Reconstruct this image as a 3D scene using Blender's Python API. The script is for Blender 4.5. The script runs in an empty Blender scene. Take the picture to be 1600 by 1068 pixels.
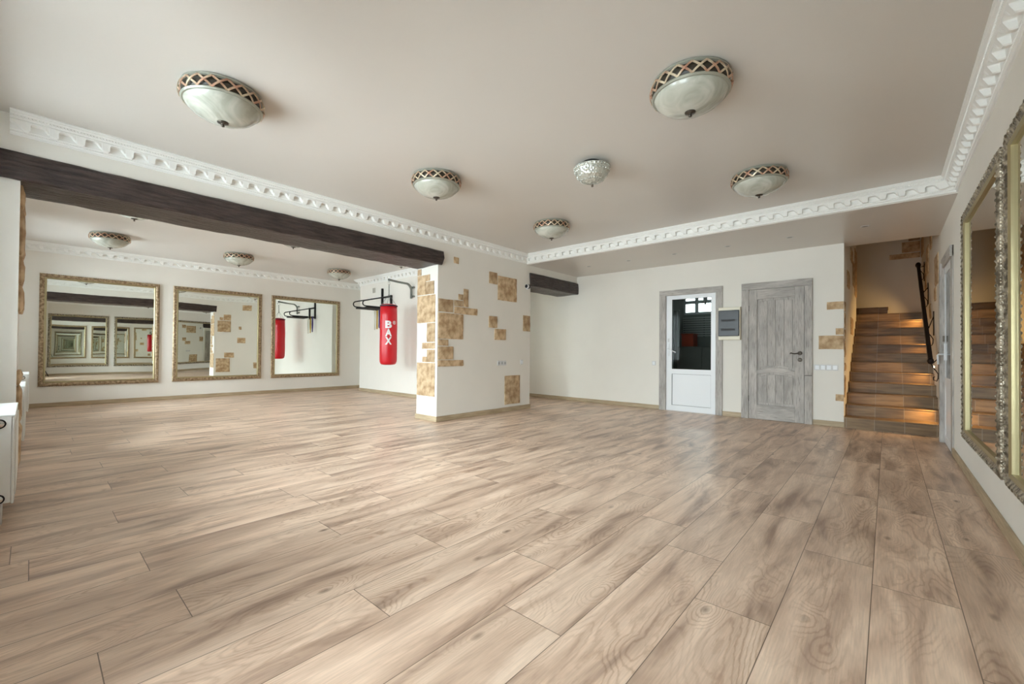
import bpy, bmesh, math, random
from mathutils import Vector, Matrix, noise as mnoise

# ------------------------------------------------------------------ camera, world, exposure
SC = bpy.context.scene
COL = SC.collection
F_PX, YAW, PITCH, CY, ROLL, CAM_H = 664.354, 41.454, 0.589, 542.047, 0.493, 1.04

def make_camera():
    t, p, r = map(math.radians, (YAW, PITCH, ROLL))
    F = Vector((-math.sin(t), math.cos(t), 0)); R = Vector((math.cos(t), math.sin(t), 0)); U = Vector((0, 0, 1))
    F2 = F*math.cos(p) + U*math.sin(p); U2 = U*math.cos(p) - F*math.sin(p)
    R3 = R*math.cos(r) + U2*math.sin(r); U3 = U2*math.cos(r) - R*math.sin(r)
    cd = bpy.data.cameras.new('camera'); co = bpy.data.objects.new('camera', cd); COL.objects.link(co)
    cd.sensor_width = 36.0; cd.sensor_fit = 'HORIZONTAL'
    cd.lens = F_PX*36.0/1600.0
    cd.shift_y = (CY-534.0)/1600.0
    cd.clip_start = 0.02; cd.clip_end = 200
    m = Matrix((R3, U3, -F2)).transposed().to_4x4()
    m.translation = Vector((0, 0, CAM_H))
    co.matrix_world = m
    SC.camera = co
    return F2
FWD = make_camera()

SC.view_settings.view_transform = 'Standard'
SC.view_settings.look = 'None'
SC.view_settings.gamma = 1.0
SC.view_settings.use_curve_mapping = False
SC.view_settings.exposure = 1.62
SC.cycles.max_bounces = 16; SC.cycles.diffuse_bounces = 6; SC.cycles.glossy_bounces = 14; SC.cycles.transparent_max_bounces = 16

SKY_STRENGTH = 13.0
w = bpy.data.worlds.new('overcast_sky'); SC.world = w; w.use_nodes = True
nt = w.node_tree; nt.nodes.clear()
wo = nt.nodes.new('ShaderNodeOutputWorld'); bg = nt.nodes.new('ShaderNodeBackground')
tc = nt.nodes.new('ShaderNodeTexCoord'); sx = nt.nodes.new('ShaderNodeSeparateXYZ')
cr = nt.nodes.new('ShaderNodeValToRGB'); mr = nt.nodes.new('ShaderNodeMapRange')
mr.inputs['From Min'].default_value = -1; mr.inputs['From Max'].default_value = 1
nt.links.new(tc.outputs['Generated'], sx.inputs[0]); nt.links.new(sx.outputs['Z'], mr.inputs['Value'])
nt.links.new(mr.outputs[0], cr.inputs[0])
cr.color_ramp.elements[0].position = 0.0; cr.color_ramp.elements[0].color = (0.37, 0.40, 0.43, 1)
cr.color_ramp.elements[1].position = 1.0; cr.color_ramp.elements[1].color = (0.80, 0.88, 0.97, 1)
for p_, c_ in ((0.48, (0.34, 0.365, 0.39, 1)), (0.53, (0.35, 0.375, 0.40, 1)), (0.62, (0.49, 0.535, 0.58, 1)), (0.74, (0.83, 0.90, 0.98, 1))):
    e = cr.color_ramp.elements.new(p_); e.color = c_
nt.links.new(cr.outputs[0], bg.inputs['Color']); bg.inputs['Strength'].default_value = SKY_STRENGTH
nt.links.new(bg.outputs[0], wo.inputs[0])

def portal(loc, size_x, size_y, direction):
    ld = bpy.data.lights.new('window_daylight', 'AREA'); ld.shape = 'RECTANGLE'
    ld.size = size_x; ld.size_y = size_y; ld.cycles.is_portal = True
    o = bpy.data.objects.new('window_daylight', ld); COL.objects.link(o)
    o.location = loc
    o.rotation_euler = Vector(direction).to_track_quat('-Z', 'Y').to_euler()
    return o

# windows of the long window wall: (x0, x1)
WIN_Z0, WIN_Z1 = 0.72, 2.62
WINDOWS = [(-10.5, -8.7, WIN_Z0, WIN_Z1), (-7.7, -5.7, WIN_Z0, WIN_Z1), (-4.75, -2.3, WIN_Z0, WIN_Z1), (-1.65, -0.40, 0.12, 2.10)]
for a, b, c, d in WINDOWS:
    portal(((a+b)/2, -0.62, (c+d)/2), b-a, d-c, (0, 1, 0))
portal((-7.52, 6.39, 1.35), 0.52, 2.3, (1, 0, 0))          # window of the side passage
portal((-3.2, 10.75, 2.2), 1.1, 0.5, (0, -1, 0))        # window of the utility room

# ------------------------------------------------------------------ geometry helpers
RNG = random.Random(7)
# room constants (metres)
XR, XB, XB2, XM = 0.519, -4.95, -5.44, -10.96
YW, YP, YE, YD, YS, YG = -0.35, 3.947, 6.102, 7.675, 6.0, 5.62
ZC, ZS = 2.80, 2.63
ZL = 2.85
XST = -0.466

class MB:
    """collects raw geometry and links it as one mesh object"""
    def __init__(s): s.v = []; s.f = []; s.m = []; s.mi = 0
    def add(s, verts, faces):
        n = len(s.v); s.v += [tuple(q) for q in verts]; s.f += [tuple(i+n for i in f) for f in faces]; s.m += [s.mi]*len(faces)
        return s
    def box(s, x0, x1, y0, y1, z0, z1):
        v = [(x0, y0, z0), (x1, y0, z0), (x1, y1, z0), (x0, y1, z0), (x0, y0, z1), (x1, y0, z1), (x1, y1, z1), (x0, y1, z1)]
        return s.add(v, [(0, 3, 2, 1), (4, 5, 6, 7), (0, 1, 5, 4), (1, 2, 6, 5), (2, 3, 7, 6), (3, 0, 4, 7)])
    def prism(s, poly, axis, a, b):
        """poly of 2D points extruded along an axis; X: (y,z)  Y: (x,z)  Z: (x,y)"""
        n = len(poly)
        def P(q, c):
            return {'X': (c, q[0], q[1]), 'Y': (q[0], c, q[1]), 'Z': (q[0], q[1], c)}[axis]
        v = [P(q, a) for q in poly] + [P(q, b) for q in poly]
        f = [tuple(range(n)), tuple(range(2*n-1, n-1, -1))] + [(i, i+n, (i+1) % n+n, (i+1) % n) for i in range(n)]
        return s.add(v, f)
    def lathe(s, prof, c=(0, 0, 0), seg=32, axis='Z', closed=False):
        v = []; f = []
        for r, h in prof:
            for k in range(seg):
                a = 2*math.pi*k/seg
                x, y = r*math.cos(a), r*math.sin(a)
                p = {'Z': (x, y, h), 'Y': (x, h, y), 'X': (h, x, y)}[axis]
                v.append((p[0]+c[0], p[1]+c[1], p[2]+c[2]))
        for i in range(len(prof)-1):
            for k in range(seg):
                f.append((i*seg+k, i*seg+(k+1) % seg, (i+1)*seg+(k+1) % seg, (i+1)*seg+k))
        if prof[0][0] > 1e-6 and not closed: f.append(tuple(range(seg-1, -1, -1)))
        if prof[-1][0] > 1e-6 and not closed: f.append(tuple((len(prof)-1)*seg+k for k in range(seg)))
        if closed:
            n = len(prof)-1
            for k in range(seg): f.append((n*seg+k, n*seg+(k+1) % seg, (k+1) % seg, k))
        return s.add(v, f)
    def tube(s, pts, r, seg=8, cap=True, sect=None):
        pts = [Vector(p) for p in pts]; n = len(pts); v = []; f = []
        up = Vector((0, 0, 1))
        prev = None
        for i, p in enumerate(pts):
            t = (pts[min(i+1, n-1)]-pts[max(i-1, 0)]).normalized()
            if prev is None:
                a = t.cross(up)
                if a.length < 1e-3: a = t.cross(Vector((1, 0, 0)))
                a.normalize()
            else:
                a = (prev - t*prev.dot(t)).normalized()
            prev = a; b = t.cross(a)
            rr = r[i] if isinstance(r, (list, tuple)) else r
            if sect:
                for (sa, sb) in sect: v.append(p+a*sa+b*sb)
            else:
                for k in range(seg):
                    an = 2*math.pi*k/seg; v.append(p+a*rr*math.cos(an)+b*rr*math.sin(an))
        m = len(sect) if sect else seg
        for i in range(n-1):
            for k in range(m): f.append((i*m+k, i*m+(k+1) % m, (i+1)*m+(k+1) % m, (i+1)*m+k))
        if cap: f.append(tuple(range(m-1, -1, -1))); f.append(tuple((n-1)*m+k for k in range(m)))
        return s.add(v, f)
    def blob(s, c, rx, ry, rz, rot=None, seg=6, rings=4):
        v = [(0, 0, 1)]; f = []
        for i in range(1, rings):
            ph = math.pi*i/rings
            for k in range(seg):
                a = 2*math.pi*k/seg; v.append((math.sin(ph)*math.cos(a), math.sin(ph)*math.sin(a), math.cos(ph)))
        v.append((0, 0, -1))
        for k in range(seg): f.append((0, 1+k, 1+(k+1) % seg))
        for i in range(rings-2):
            for k in range(seg): f.append((1+i*seg+k, 1+(i+1)*seg+k, 1+(i+1)*seg+(k+1) % seg, 1+i*seg+(k+1) % seg))
        l = len(v)-1; b = 1+(rings-2)*seg
        for k in range(seg): f.append((b+k, l, b+(k+1) % seg))
        out = []
        for q in v:
            q = Vector((q[0]*rx, q[1]*ry, q[2]*rz))
            if rot: q = rot @ q
            out.append(q+Vector(c))
        return s.add(out, f)
    def build(s, name, mats, parent=None, smooth=False, bevel=0.0, loc=None, seg=2):
        me = bpy.data.meshes.new(name); me.from_pydata(s.v, [], s.f)
        if not isinstance(mats, (list, tuple)): mats = [mats]
        for m in mats: me.materials.append(m)
        if len(mats) > 1:
            for p, i in zip(me.polygons, s.m): p.material_index = i
        bm = bmesh.new(); bm.from_mesh(me); bmesh.ops.recalc_face_normals(bm, faces=bm.faces); bm.to_mesh(me); bm.free()
        o = bpy.data.objects.new(name, me); COL.objects.link(o)
        if loc: o.location = loc
        if parent: o.parent = parent
        if bevel > 0:
            b = o.modifiers.new('bevel', 'BEVEL'); b.width = bevel; b.segments = seg; b.limit_method = 'ANGLE'; b.angle_limit = math.radians(35)
        if smooth:
            for p in me.polygons: p.use_smooth = True
            if smooth == 'auto':
                ang = math.radians(38)
                bm = bmesh.new(); bm.from_mesh(me)
                for ed in bm.edges:
                    if len(ed.link_faces) == 2 and ed.calc_face_angle(0) > ang: ed.smooth = False
                bm.to_mesh(me); bm.free()
        return o

def tag(o, label=None, cat=None, group=None, kind=None):
    if label: o['label'] = label
    if cat: o['category'] = cat
    if group: o['group'] = group
    if kind: o['kind'] = kind
    return o
def thing(name, loc=(0, 0, 0), label=None, cat=None, group=None, kind=None, rz=0):
    o = bpy.data.objects.new(name, None); COL.objects.link(o); o.location = loc; o.rotation_euler = (0, 0, rz)
    o.empty_display_size = 0.1
    return tag(o, label, cat, group, kind)
def copy_tree(o, parent=None):
    c = o.copy(); COL.objects.link(c)
    if parent: c.parent = parent
    for ch in list(o.children): copy_tree(ch, c)
    return c

# ------------------------------------------------------------------ materials
def new_mat(name):
    m = bpy.data.materials.new(name); m.use_nodes = True
    return m, m.node_tree, m.node_tree.nodes['Principled BSDF']
def N(nt, kind, **kw):
    n = nt.nodes.new(kind)
    for k, v in kw.items():
        if hasattr(n, k): setattr(n, k, v)
        else: n.inputs[k.replace('_', ' ')].default_value = v
    return n
def plain(name, col, rough=0.5, metal=0.0, spec=0.5, **kw):
    m, nt, b = new_mat(name)
    b.inputs['Base Color'].default_value = (*col, 1); b.inputs['Roughness'].default_value = rough
    b.inputs['Metallic'].default_value = metal; b.inputs['Specular IOR Level'].default_value = spec
    for k, v in kw.items(): b.inputs[k.replace('_', ' ')].default_value = v
    return m
def noisy(name, c1, c2, scale=(1, 1, 1), nscale=5.0, rough=0.6, detail=4, lo=0.35, hi=0.65, bump=0.0, bscale=None, metal=0.0, spec=0.5, coord='Object', random_tint=0.0, bdist=0.01, r2=None):
    m, nt, b = new_mat(name)
    tcn = N(nt, 'ShaderNodeTexCoord'); mp = N(nt, 'ShaderNodeMapping'); mp.inputs['Scale'].default_value = scale
    nt.links.new(tcn.outputs[coord], mp.inputs[0])
    nz = N(nt, 'ShaderNodeTexNoise'); nz.inputs['Scale'].default_value = nscale; nz.inputs['Detail'].default_value = detail
    nt.links.new(mp.outputs[0], nz.inputs['Vector'])
    rp = N(nt, 'ShaderNodeValToRGB'); rp.color_ramp.elements[0].position = lo; rp.color_ramp.elements[1].position = hi
    rp.color_ramp.elements[0].color = (*c1, 1); rp.color_ramp.elements[1].color = (*c2, 1)
    nt.links.new(nz.outputs[0], rp.inputs[0])
    out = rp.outputs[0]
    if random_tint:
        oi = N(nt, 'ShaderNodeObjectInfo'); mr = N(nt, 'ShaderNodeMapRange'); mr.inputs['To Min'].default_value = 1-random_tint; mr.inputs['To Max'].default_value = 1+random_tint
        nt.links.new(oi.outputs['Random'], mr.inputs['Value'])
        hv = N(nt, 'ShaderNodeHueSaturation'); nt.links.new(mr.outputs[0], hv.inputs['Value']); nt.links.new(out, hv.inputs['Color']); out = hv.outputs[0]
    nt.links.new(out, b.inputs['Base Color'])
    b.inputs['Roughness'].default_value = rough; b.inputs['Metallic'].default_value = metal; b.inputs['Specular IOR Level'].default_value = spec
    if bump:
        bp = N(nt, 'ShaderNodeBump'); bp.inputs['Strength'].default_value = bump; bp.inputs['Distance'].default_value = bdist
        if bscale:
            n2 = N(nt, 'ShaderNodeTexNoise'); n2.inputs['Scale'].default_value = bscale; n2.inputs['Detail'].default_value = 5
            nt.links.new(tcn.outputs[coord], n2.inputs['Vector']); nt.links.new(n2.outputs[0], bp.inputs['Height'])
        else: nt.links.new(nz.outputs[0], bp.inputs['Height'])
        nt.links.new(bp.outputs[0], b.inputs['Normal'])
    return m

M = {}
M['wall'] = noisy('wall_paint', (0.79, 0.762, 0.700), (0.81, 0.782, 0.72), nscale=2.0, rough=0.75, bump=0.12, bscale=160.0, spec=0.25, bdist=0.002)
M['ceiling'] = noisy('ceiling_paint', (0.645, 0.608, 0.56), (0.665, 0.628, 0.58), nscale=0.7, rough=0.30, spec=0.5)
M['plaster'] = plain('white_plaster', (0.86, 0.86, 0.83), 0.5, spec=0.35)
M['base'] = noisy('baseboard_wood', (0.36, 0.275, 0.17), (0.50, 0.395, 0.26), (1, 1, 14), 4.0, 0.5)
M['beam'] = noisy('dark_stained_timber', (0.016, 0.010, 0.009), (0.085, 0.058, 0.052), (7, 0.9, 7), 6.0, 0.36, lo=0.3, hi=0.75, bump=1.0, bdist=0.03, detail=10)
M['stone'] = noisy('ochre_stone', (0.36, 0.225, 0.115), (0.62, 0.46, 0.285), (1, 1, 1), 11.0, 0.8, detail=8, lo=0.36, hi=0.62, bump=0.6, bdist=0.012, random_tint=0.12)
M['white_pvc'] = plain('white_plastic', (0.82, 0.84, 0.86), 0.3)
M['switch'] = plain('grey_white_plastic', (0.66, 0.66, 0.66), 0.35)
M['rad'] = plain('white_enamel', (0.80, 0.81, 0.79), 0.28)
M['dark'] = plain('black_metal', (0.012, 0.011, 0.011), 0.45, 0.4)
M['iron'] = plain('wrought_iron', (0.02, 0.012, 0.010), 0.5, 0.6)
M['steel'] = plain('grey_painted_steel', (0.20, 0.21, 0.19), 0.4, 0.3)
M['chrome'] = plain('chrome', (0.7, 0.7, 0.7), 0.15, 1.0)
M['bronze'] = plain('aged_bronze', (0.10, 0.085, 0.07), 0.38, 0.85)
M['rubber'] = plain('black_rubber', (0.015, 0.015, 0.016), 0.8)
M['red'] = plain('red_vinyl', (0.62, 0.008, 0.018), 0.28, spec=0.5)
M['white_print'] = plain('white_print', (0.85, 0.85, 0.86), 0.4)
M['black_trim'] = plain('dark_blue_strap', (0.012, 0.014, 0.03), 0.5)
M['cream'] = plain('cream_plastic', (0.78, 0.73, 0.58), 0.35)
M['smoke'] = plain('smoked_plastic', (0.045, 0.048, 0.052), 0.28, spec=0.3)
M['gold_edge'] = plain('gold_leaf_moulding', (0.44, 0.375, 0.22), 0.42, 0.8)
M['back'] = plain('frame_backing', (0.1, 0.08, 0.06), 0.8)
M['band_dark'] = plain('dark_green_brown_enamel', (0.045, 0.035, 0.022), 0.4)
M['lattice'] = noisy('aged_copper_lattice', (0.50, 0.27, 0.18), (0.66, 0.56, 0.40), nscale=14.0, rough=0.35, metal=0.45, lo=0.4, hi=0.6)
M['silver_green'] = plain('pale_metal_rim', (0.40, 0.41, 0.35), 0.35, 0.5)
M['yellow_band'] = plain('yellow_latex', (0.62, 0.42, 0.07), 0.6)
M['purple_band'] = plain('purple_latex', (0.09, 0.05, 0.26), 0.6)
M['white_band'] = plain('pale_latex', (0.75, 0.74, 0.62), 0.6)
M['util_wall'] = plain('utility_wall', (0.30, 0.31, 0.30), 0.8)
M['util_dark'] = plain('utility_slats', (0.05, 0.055, 0.06), 0.5)
M['crate'] = plain('orange_red_plastic', (0.50, 0.07, 0.03), 0.45)

def mat_alabaster():
    m, nt, b = new_mat('alabaster_glass')
    tcn = N(nt, 'ShaderNodeTexCoord'); nz = N(nt, 'ShaderNodeTexNoise'); nz.inputs['Scale'].default_value = 5.0; nz.inputs['Distortion'].default_value = 1.6; nz.inputs['Detail'].default_value = 3
    nt.links.new(tcn.outputs['Object'], nz.inputs['Vector'])
    rp = N(nt, 'ShaderNodeValToRGB'); rp.color_ramp.elements[0].position = 0.38; rp.color_ramp.elements[1].position = 0.66
    rp.color_ramp.elements[0].color = (0.38, 0.385, 0.32, 1); rp.color_ramp.elements[1].color = (0.58, 0.58, 0.51, 1)
    nt.links.new(nz.outputs[0], rp.inputs[0]); nt.links.new(rp.outputs[0], b.inputs['Base Color'])
    b.inputs['Roughness'].default_value = 0.22; b.inputs['Coat Weight'].default_value = 0.3
    return m
M['alabaster'] = mat_alabaster()

def mat_crystal():
    m, nt, b = new_mat('cut_crystal')
    tcn = N(nt, 'ShaderNodeTexCoord'); vo = N(nt, 'ShaderNodeTexVoronoi'); vo.inputs['Scale'].default_value = 38.0
    nt.links.new(tcn.outputs['Object'], vo.inputs['Vector'])
    bp = N(nt, 'ShaderNodeBump'); bp.inputs['Strength'].default_value = 0.9; bp.inputs['Distance'].default_value = 0.01
    nt.links.new(vo.outputs['Distance'], bp.inputs['Height']); nt.links.new(bp.outputs[0], b.inputs['Normal'])
    b.inputs['Base Color'].default_value = (0.62, 0.64, 0.58, 1); b.inputs['Roughness'].default_value = 0.14
    b.inputs['Metallic'].default_value = 0.55; b.inputs['Coat Weight'].default_value = 0.6
    return m
M['crystal'] = mat_crystal()

def mat_mirror():
    m, nt, b = new_mat('mirror_silver')
    b.inputs['Base Color'].default_value = (0.86, 0.89, 0.855, 1); b.inputs['Metallic'].default_value = 1; b.inputs['Roughness'].default_value = 0.0
    return m
M['mirror'] = mat_mirror()

def mat_glass(name='window_glass', tint=(0.92, 0.95, 0.94), ior=1.5):
    m = bpy.data.materials.new(name); m.use_nodes = True; nt = m.node_tree; nt.nodes.clear()
    out = N(nt, 'ShaderNodeOutputMaterial'); tr = N(nt, 'ShaderNodeBsdfTransparent'); tr.inputs[0].default_value = (*tint, 1)
    gl = N(nt, 'ShaderNodeBsdfGlossy'); gl.inputs['Roughness'].default_value = 0.01
    fr = N(nt, 'ShaderNodeFresnel'); fr.inputs[0].default_value = ior; mx = N(nt, 'ShaderNodeMixShader')
    nt.links.new(fr.outputs[0], mx.inputs[0]); nt.links.new(tr.outputs[0], mx.inputs[1]); nt.links.new(gl.outputs[0], mx.inputs[2])
    nt.links.new(mx.outputs[0], out.inputs[0])
    return m
M['glass'] = mat_glass()
M['door_glass'] = mat_glass('coated_door_glass', (0.80, 0.84, 0.82), 1.16)

def mat_emit(name, col, s):
    m, nt, b = new_mat(name)
    b.inputs['Emission Color'].default_value = (*col, 1); b.inputs['Emission Strength'].default_value = s
    return m
M['led'] = mat_emit('warm_led', (1.0, 0.80, 0.45), 9.0)

def mat_ornate(name, c1, c2, scale=70.0):
    m, nt, b = new_mat(name)
    tcn = N(nt, 'ShaderNodeTexCoord')
    vo = N(nt, 'ShaderNodeTexVoronoi'); vo.inputs['Scale'].default_value = scale; vo.feature = 'SMOOTH_F1'
    nz = N(nt, 'ShaderNodeTexNoise'); nz.inputs['Scale'].default_value = scale*0.4; nz.inputs['Detail'].default_value = 3
    nt.links.new(tcn.outputs['Object'], vo.inputs['Vector']); nt.links.new(tcn.outputs['Object'], nz.inputs['Vector'])
    rp = N(nt, 'ShaderNodeValToRGB'); rp.color_ramp.elements[0].position = 0.40; rp.color_ramp.elements[1].position = 0.62
    rp.color_ramp.elements[0].color = (*c1, 1); rp.color_ramp.elements[1].color = (*c2, 1)
    nt.links.new(nz.outputs[0], rp.inputs[0]); nt.links.new(rp.outputs[0], b.inputs['Base Color'])
    bp = N(nt, 'ShaderNodeBump'); bp.inputs['Strength'].default_value = 0.8; bp.inputs['Distance'].default_value = 0.006
    nt.links.new(vo.outputs['Distance'], bp.inputs['Height']); nt.links.new(bp.outputs[0], b.inputs['Normal'])
    b.inputs['Metallic'].default_value = 0.6; b.inputs['Roughness'].default_value = 0.35
    return m
M['ornate_gold'] = mat_ornate('ornate_gilt', (0.24, 0.165, 0.095), (0.50, 0.38, 0.245))
M['ornate_silver'] = mat_ornate('ornate_aged_silver', (0.16, 0.13, 0.09), (0.52, 0.46, 0.36))

def mat_door_wood():
    m, nt, b = new_mat('whitewashed_brushed_pine')
    tcn = N(nt, 'ShaderNodeTexCoord'); at = N(nt, 'ShaderNodeAttribute'); at.attribute_name = 'UVMap'
    mp = N(nt, 'ShaderNodeMapping'); mp.inputs['Scale'].default_value = (130, 7, 1)
    nt.links.new(tcn.outputs['UV'], mp.inputs[0])
    nz = N(nt, 'ShaderNodeTexNoise'); nz.inputs['Scale'].default_value = 1.0; nz.inputs['Detail'].default_value = 7; nz.inputs['Distortion'].default_value = 0.7
    nt.links.new(mp.outputs[0], nz.inputs['Vector'])
    mp2 = N(nt, 'ShaderNodeMapping'); mp2.inputs['Scale'].default_value = (5, 1.6, 1)
    nt.links.new(tcn.outputs['UV'], mp2.inputs[0])
    n2 = N(nt, 'ShaderNodeTexNoise'); n2.inputs['Scale'].default_value = 1.3; n2.inputs['Detail'].default_value = 5
    nt.links.new(mp2.outputs[0], n2.inputs['Vector'])
    rp = N(nt, 'ShaderNodeValToRGB'); el = rp.color_ramp.elements
    el[0].position = 0.30; el[0].color = (0.25, 0.225, 0.20, 1); el[1].position = 0.62; el[1].color = (0.53, 0.50, 0.465, 1)
    k = el.new(0.43); k.color = (0.43, 0.40, 0.37, 1)
    nt.links.new(nz.outputs[0], rp.inputs[0])
    r2 = N(nt, 'ShaderNodeMapRange'); r2.inputs['From Min'].default_value = 0.3; r2.inputs['From Max'].default_value = 0.7; r2.inputs['To Min'].default_value = 0.72; r2.inputs['To Max'].default_value = 1.12
    nt.links.new(n2.outputs[0], r2.inputs['Value'])
    hv = N(nt, 'ShaderNodeHueSaturation'); nt.links.new(rp.outputs[0], hv.inputs['Color']); nt.links.new(r2.outputs[0], hv.inputs['Value'])
    nt.links.new(hv.outputs[0], b.inputs['Base Color']); b.inputs['Roughness'].default_value = 0.6
    bp = N(nt, 'ShaderNodeBump'); bp.inputs['Strength'].default_value = 0.5; bp.inputs['Distance'].default_value = 0.004
    nt.links.new(nz.outputs[0], bp.inputs['Height']); nt.links.new(bp.outputs[0], b.inputs['Normal'])
    return m
M['doorwood'] = mat_door_wood()

def mat_floor():
    m, nt, b = new_mat('oak_laminate_planks')
    L = nt.links.new
    uv = N(nt, 'ShaderNodeUVMap'); uv.uv_map = 'local'      # metres inside one plank: x along, y across
    at = N(nt, 'ShaderNodeAttribute'); at.attribute_name = 'plank'
    sep = N(nt, 'ShaderNodeSeparateXYZ'); L(uv.outputs[0], sep.inputs[0])
    def math_(op, a, bb=None, c=None):
        n = N(nt, 'ShaderNodeMath', operation=op)
        for i, q in enumerate((a, bb, c)):
            if q is None: continue
            if isinstance(q, (int, float)): n.inputs[i].default_value = q
            else: L(q, n.inputs[i])
        return n.outputs[0]
    rnd = at.outputs['Fac']
    ox = math_('MULTIPLY', rnd, 37.0); oy = math_('MULTIPLY', rnd, 91.0)
    x = math_('ADD', sep.outputs['X'], ox); y = math_('ADD', sep.outputs['Y'], oy)
    def vec(sx, sy, sz=0.0):
        c = N(nt, 'ShaderNodeCombineXYZ'); L(math_('MULTIPLY', x, sx), c.inputs[0]); L(math_('MULTIPLY', y, sy), c.inputs[1]); return c.outputs[0]
    # knots: sparse stretched cells
    kn = N(nt, 'ShaderNodeTexVoronoi'); kn.inputs['Scale'].default_value = 1.0; kn.inputs['Randomness'].default_value = 0.9; L(vec(2.7, 5.6), kn.inputs['Vector'])
    kd = kn.outputs['Distance']
    ksp = N(nt, 'ShaderNodeMapRange'); ksp.inputs['From Min'].default_value = 0.02; ksp.inputs['From Max'].default_value = 0.115; ksp.inputs['To Min'].default_value = 1; ksp.inputs['To Max'].default_value = 0; L(kd, ksp.inputs['Value'])
    kpush = N(nt, 'ShaderNodeMapRange'); kpush.inputs['From Min'].default_value = 0.0; kpush.inputs['From Max'].default_value = 0.42; kpush.inputs['To Min'].default_value = 1; kpush.inputs['To Max'].default_value = 0; L(kd, kpush.inputs['Value'])
    # cathedral lines
    n1 = N(nt, 'ShaderNodeTexNoise'); n1.inputs['Scale'].default_value = 1.0; n1.inputs['Detail'].default_value = 1.5; L(vec(0.85, 3.8), n1.inputs['Vector'])
    ph = math_('ADD', math_('MULTIPLY', n1.outputs[0], 30.0), math_('MULTIPLY', kpush.outputs[0], 5.0))
    n1b = N(nt, 'ShaderNodeTexNoise'); n1b.inputs['Scale'].default_value = 1.0; n1b.inputs['Detail'].default_value = 3; L(vec(18, 60), n1b.inputs['Vector'])
    ph = math_('ADD', ph, math_('MULTIPLY', n1b.outputs[0], 0.9))
    ring = math_('FRACT', ph)
    tri = math_('ABSOLUTE', math_('SUBTRACT', ring, 0.5))
    rline = N(nt, 'ShaderNodeMapRange'); rline.inputs['From Min'].default_value = 0.02; rline.inputs['From Max'].default_value = 0.26; rline.inputs['To Min'].default_value = 1; rline.inputs['To Max'].default_value = 0; L(tri, rline.inputs['Value'])
    # where cathedral grain is strong
    n2 = N(nt, 'ShaderNodeTexNoise'); n2.inputs['Scale'].default_value = 1.0; n2.inputs['Detail'].default_value = 2; L(vec(1.1, 3.2), n2.inputs['Vector'])
    am = N(nt, 'ShaderNodeMapRange'); am.inputs['From Min'].default_value = 0.42; am.inputs['From Max'].default_value = 0.62; am.inputs['To Min'].default_value = 0.05; am.inputs['To Max'].default_value = 0.58; L(n2.outputs[0], am.inputs['Value'])
    rl = math_('MULTIPLY', rline.outputs[0], am.outputs[0])
    # straight fine fibre
    n3 = N(nt, 'ShaderNodeTexNoise'); n3.inputs['Scale'].default_value = 1.0; n3.inputs['Detail'].default_value = 5; L(vec(7, 150), n3.inputs['Vector'])
    # soft darker clouds along the plank
    n4 = N(nt, 'ShaderNodeTexNoise'); n4.inputs['Scale'].default_value = 1.0; n4.inputs['Detail'].default_value = 4; n4.inputs['Distortion'].default_value = 0.6; L(vec(1.4, 8.0), n4.inputs['Vector'])
    base = N(nt, 'ShaderNodeValToRGB'); el = base.color_ramp.elements
    el[0].position = 0.30; el[0].color = (0.32, 0.21, 0.15, 1); el[1].position = 0.64; el[1].color = (0.75, 0.565, 0.425, 1)
    k = el.new(0.46); k.color = (0.58, 0.412, 0.30, 1)
    L(n4.outputs[0], base.inputs[0])
    mx = N(nt, 'ShaderNodeMixRGB'); mx.blend_type = 'MULTIPLY'; L(base.outputs[0], mx.inputs[1]); mx.inputs[2].default_value = (0.62, 0.53, 0.46, 1); L(rl, mx.inputs[0])
    fi = N(nt, 'ShaderNodeMapRange'); fi.inputs['From Min'].default_value = 0.3; fi.inputs['From Max'].default_value = 0.7; fi.inputs['To Min'].default_value = 0.88; fi.inputs['To Max'].default_value = 1.08; L(n3.outputs[0], fi.inputs['Value'])
    tint = math_('MULTIPLY', fi.outputs[0], math_('ADD', math_('MULTIPLY', math_('FRACT', math_('MULTIPLY', rnd, 7.31)), 0.16), 0.92))
    hv = N(nt, 'ShaderNodeHueSaturation'); L(mx.outputs[0], hv.inputs['Color']); L(tint, hv.inputs['Value'])
    kx = N(nt, 'ShaderNodeMixRGB'); L(math_('MULTIPLY', ksp.outputs[0], 0.75), kx.inputs[0]); L(hv.outputs[0], kx.inputs[1]); kx.inputs[2].default_value = (0.10, 0.055, 0.03, 1)
    # seams
    uv2 = N(nt, 'ShaderNodeUVMap'); uv2.uv_map = 'edge'; s2 = N(nt, 'ShaderNodeSeparateXYZ'); L(uv2.outputs[0], s2.inputs[0])
    ex = math_('MINIMUM', s2.outputs['X'], s2.outputs['Y'])
    sm = N(nt, 'ShaderNodeMapRange'); sm.inputs['From Min'].default_value = 0.0009; sm.inputs['From Max'].default_value = 0.0022; sm.inputs['To Min'].default_value = 1; sm.inputs['To Max'].default_value = 0; L(ex, sm.inputs['Value'])
    sx_ = N(nt, 'ShaderNodeMixRGB'); L(math_('MULTIPLY', sm.outputs[0], 0.85), sx_.inputs[0]); L(kx.outputs[0], sx_.inputs[1]); sx_.inputs[2].default_value = (0.06, 0.035, 0.02, 1)
    L(sx_.outputs[0], b.inputs['Base Color'])
    rr = N(nt, 'ShaderNodeMapRange'); rr.inputs['To Min'].default_value = 0.30; rr.inputs['To Max'].default_value = 0.42; L(n3.outputs[0], rr.inputs['Value'])
    L(rr.outputs[0], b.inputs['Roughness']); b.inputs['Specular IOR Level'].default_value = 0.55
    bp = N(nt, 'ShaderNodeBump'); bp.inputs['Strength'].default_value = 0.12; bp.inputs['Distance'].default_value = 0.002
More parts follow.
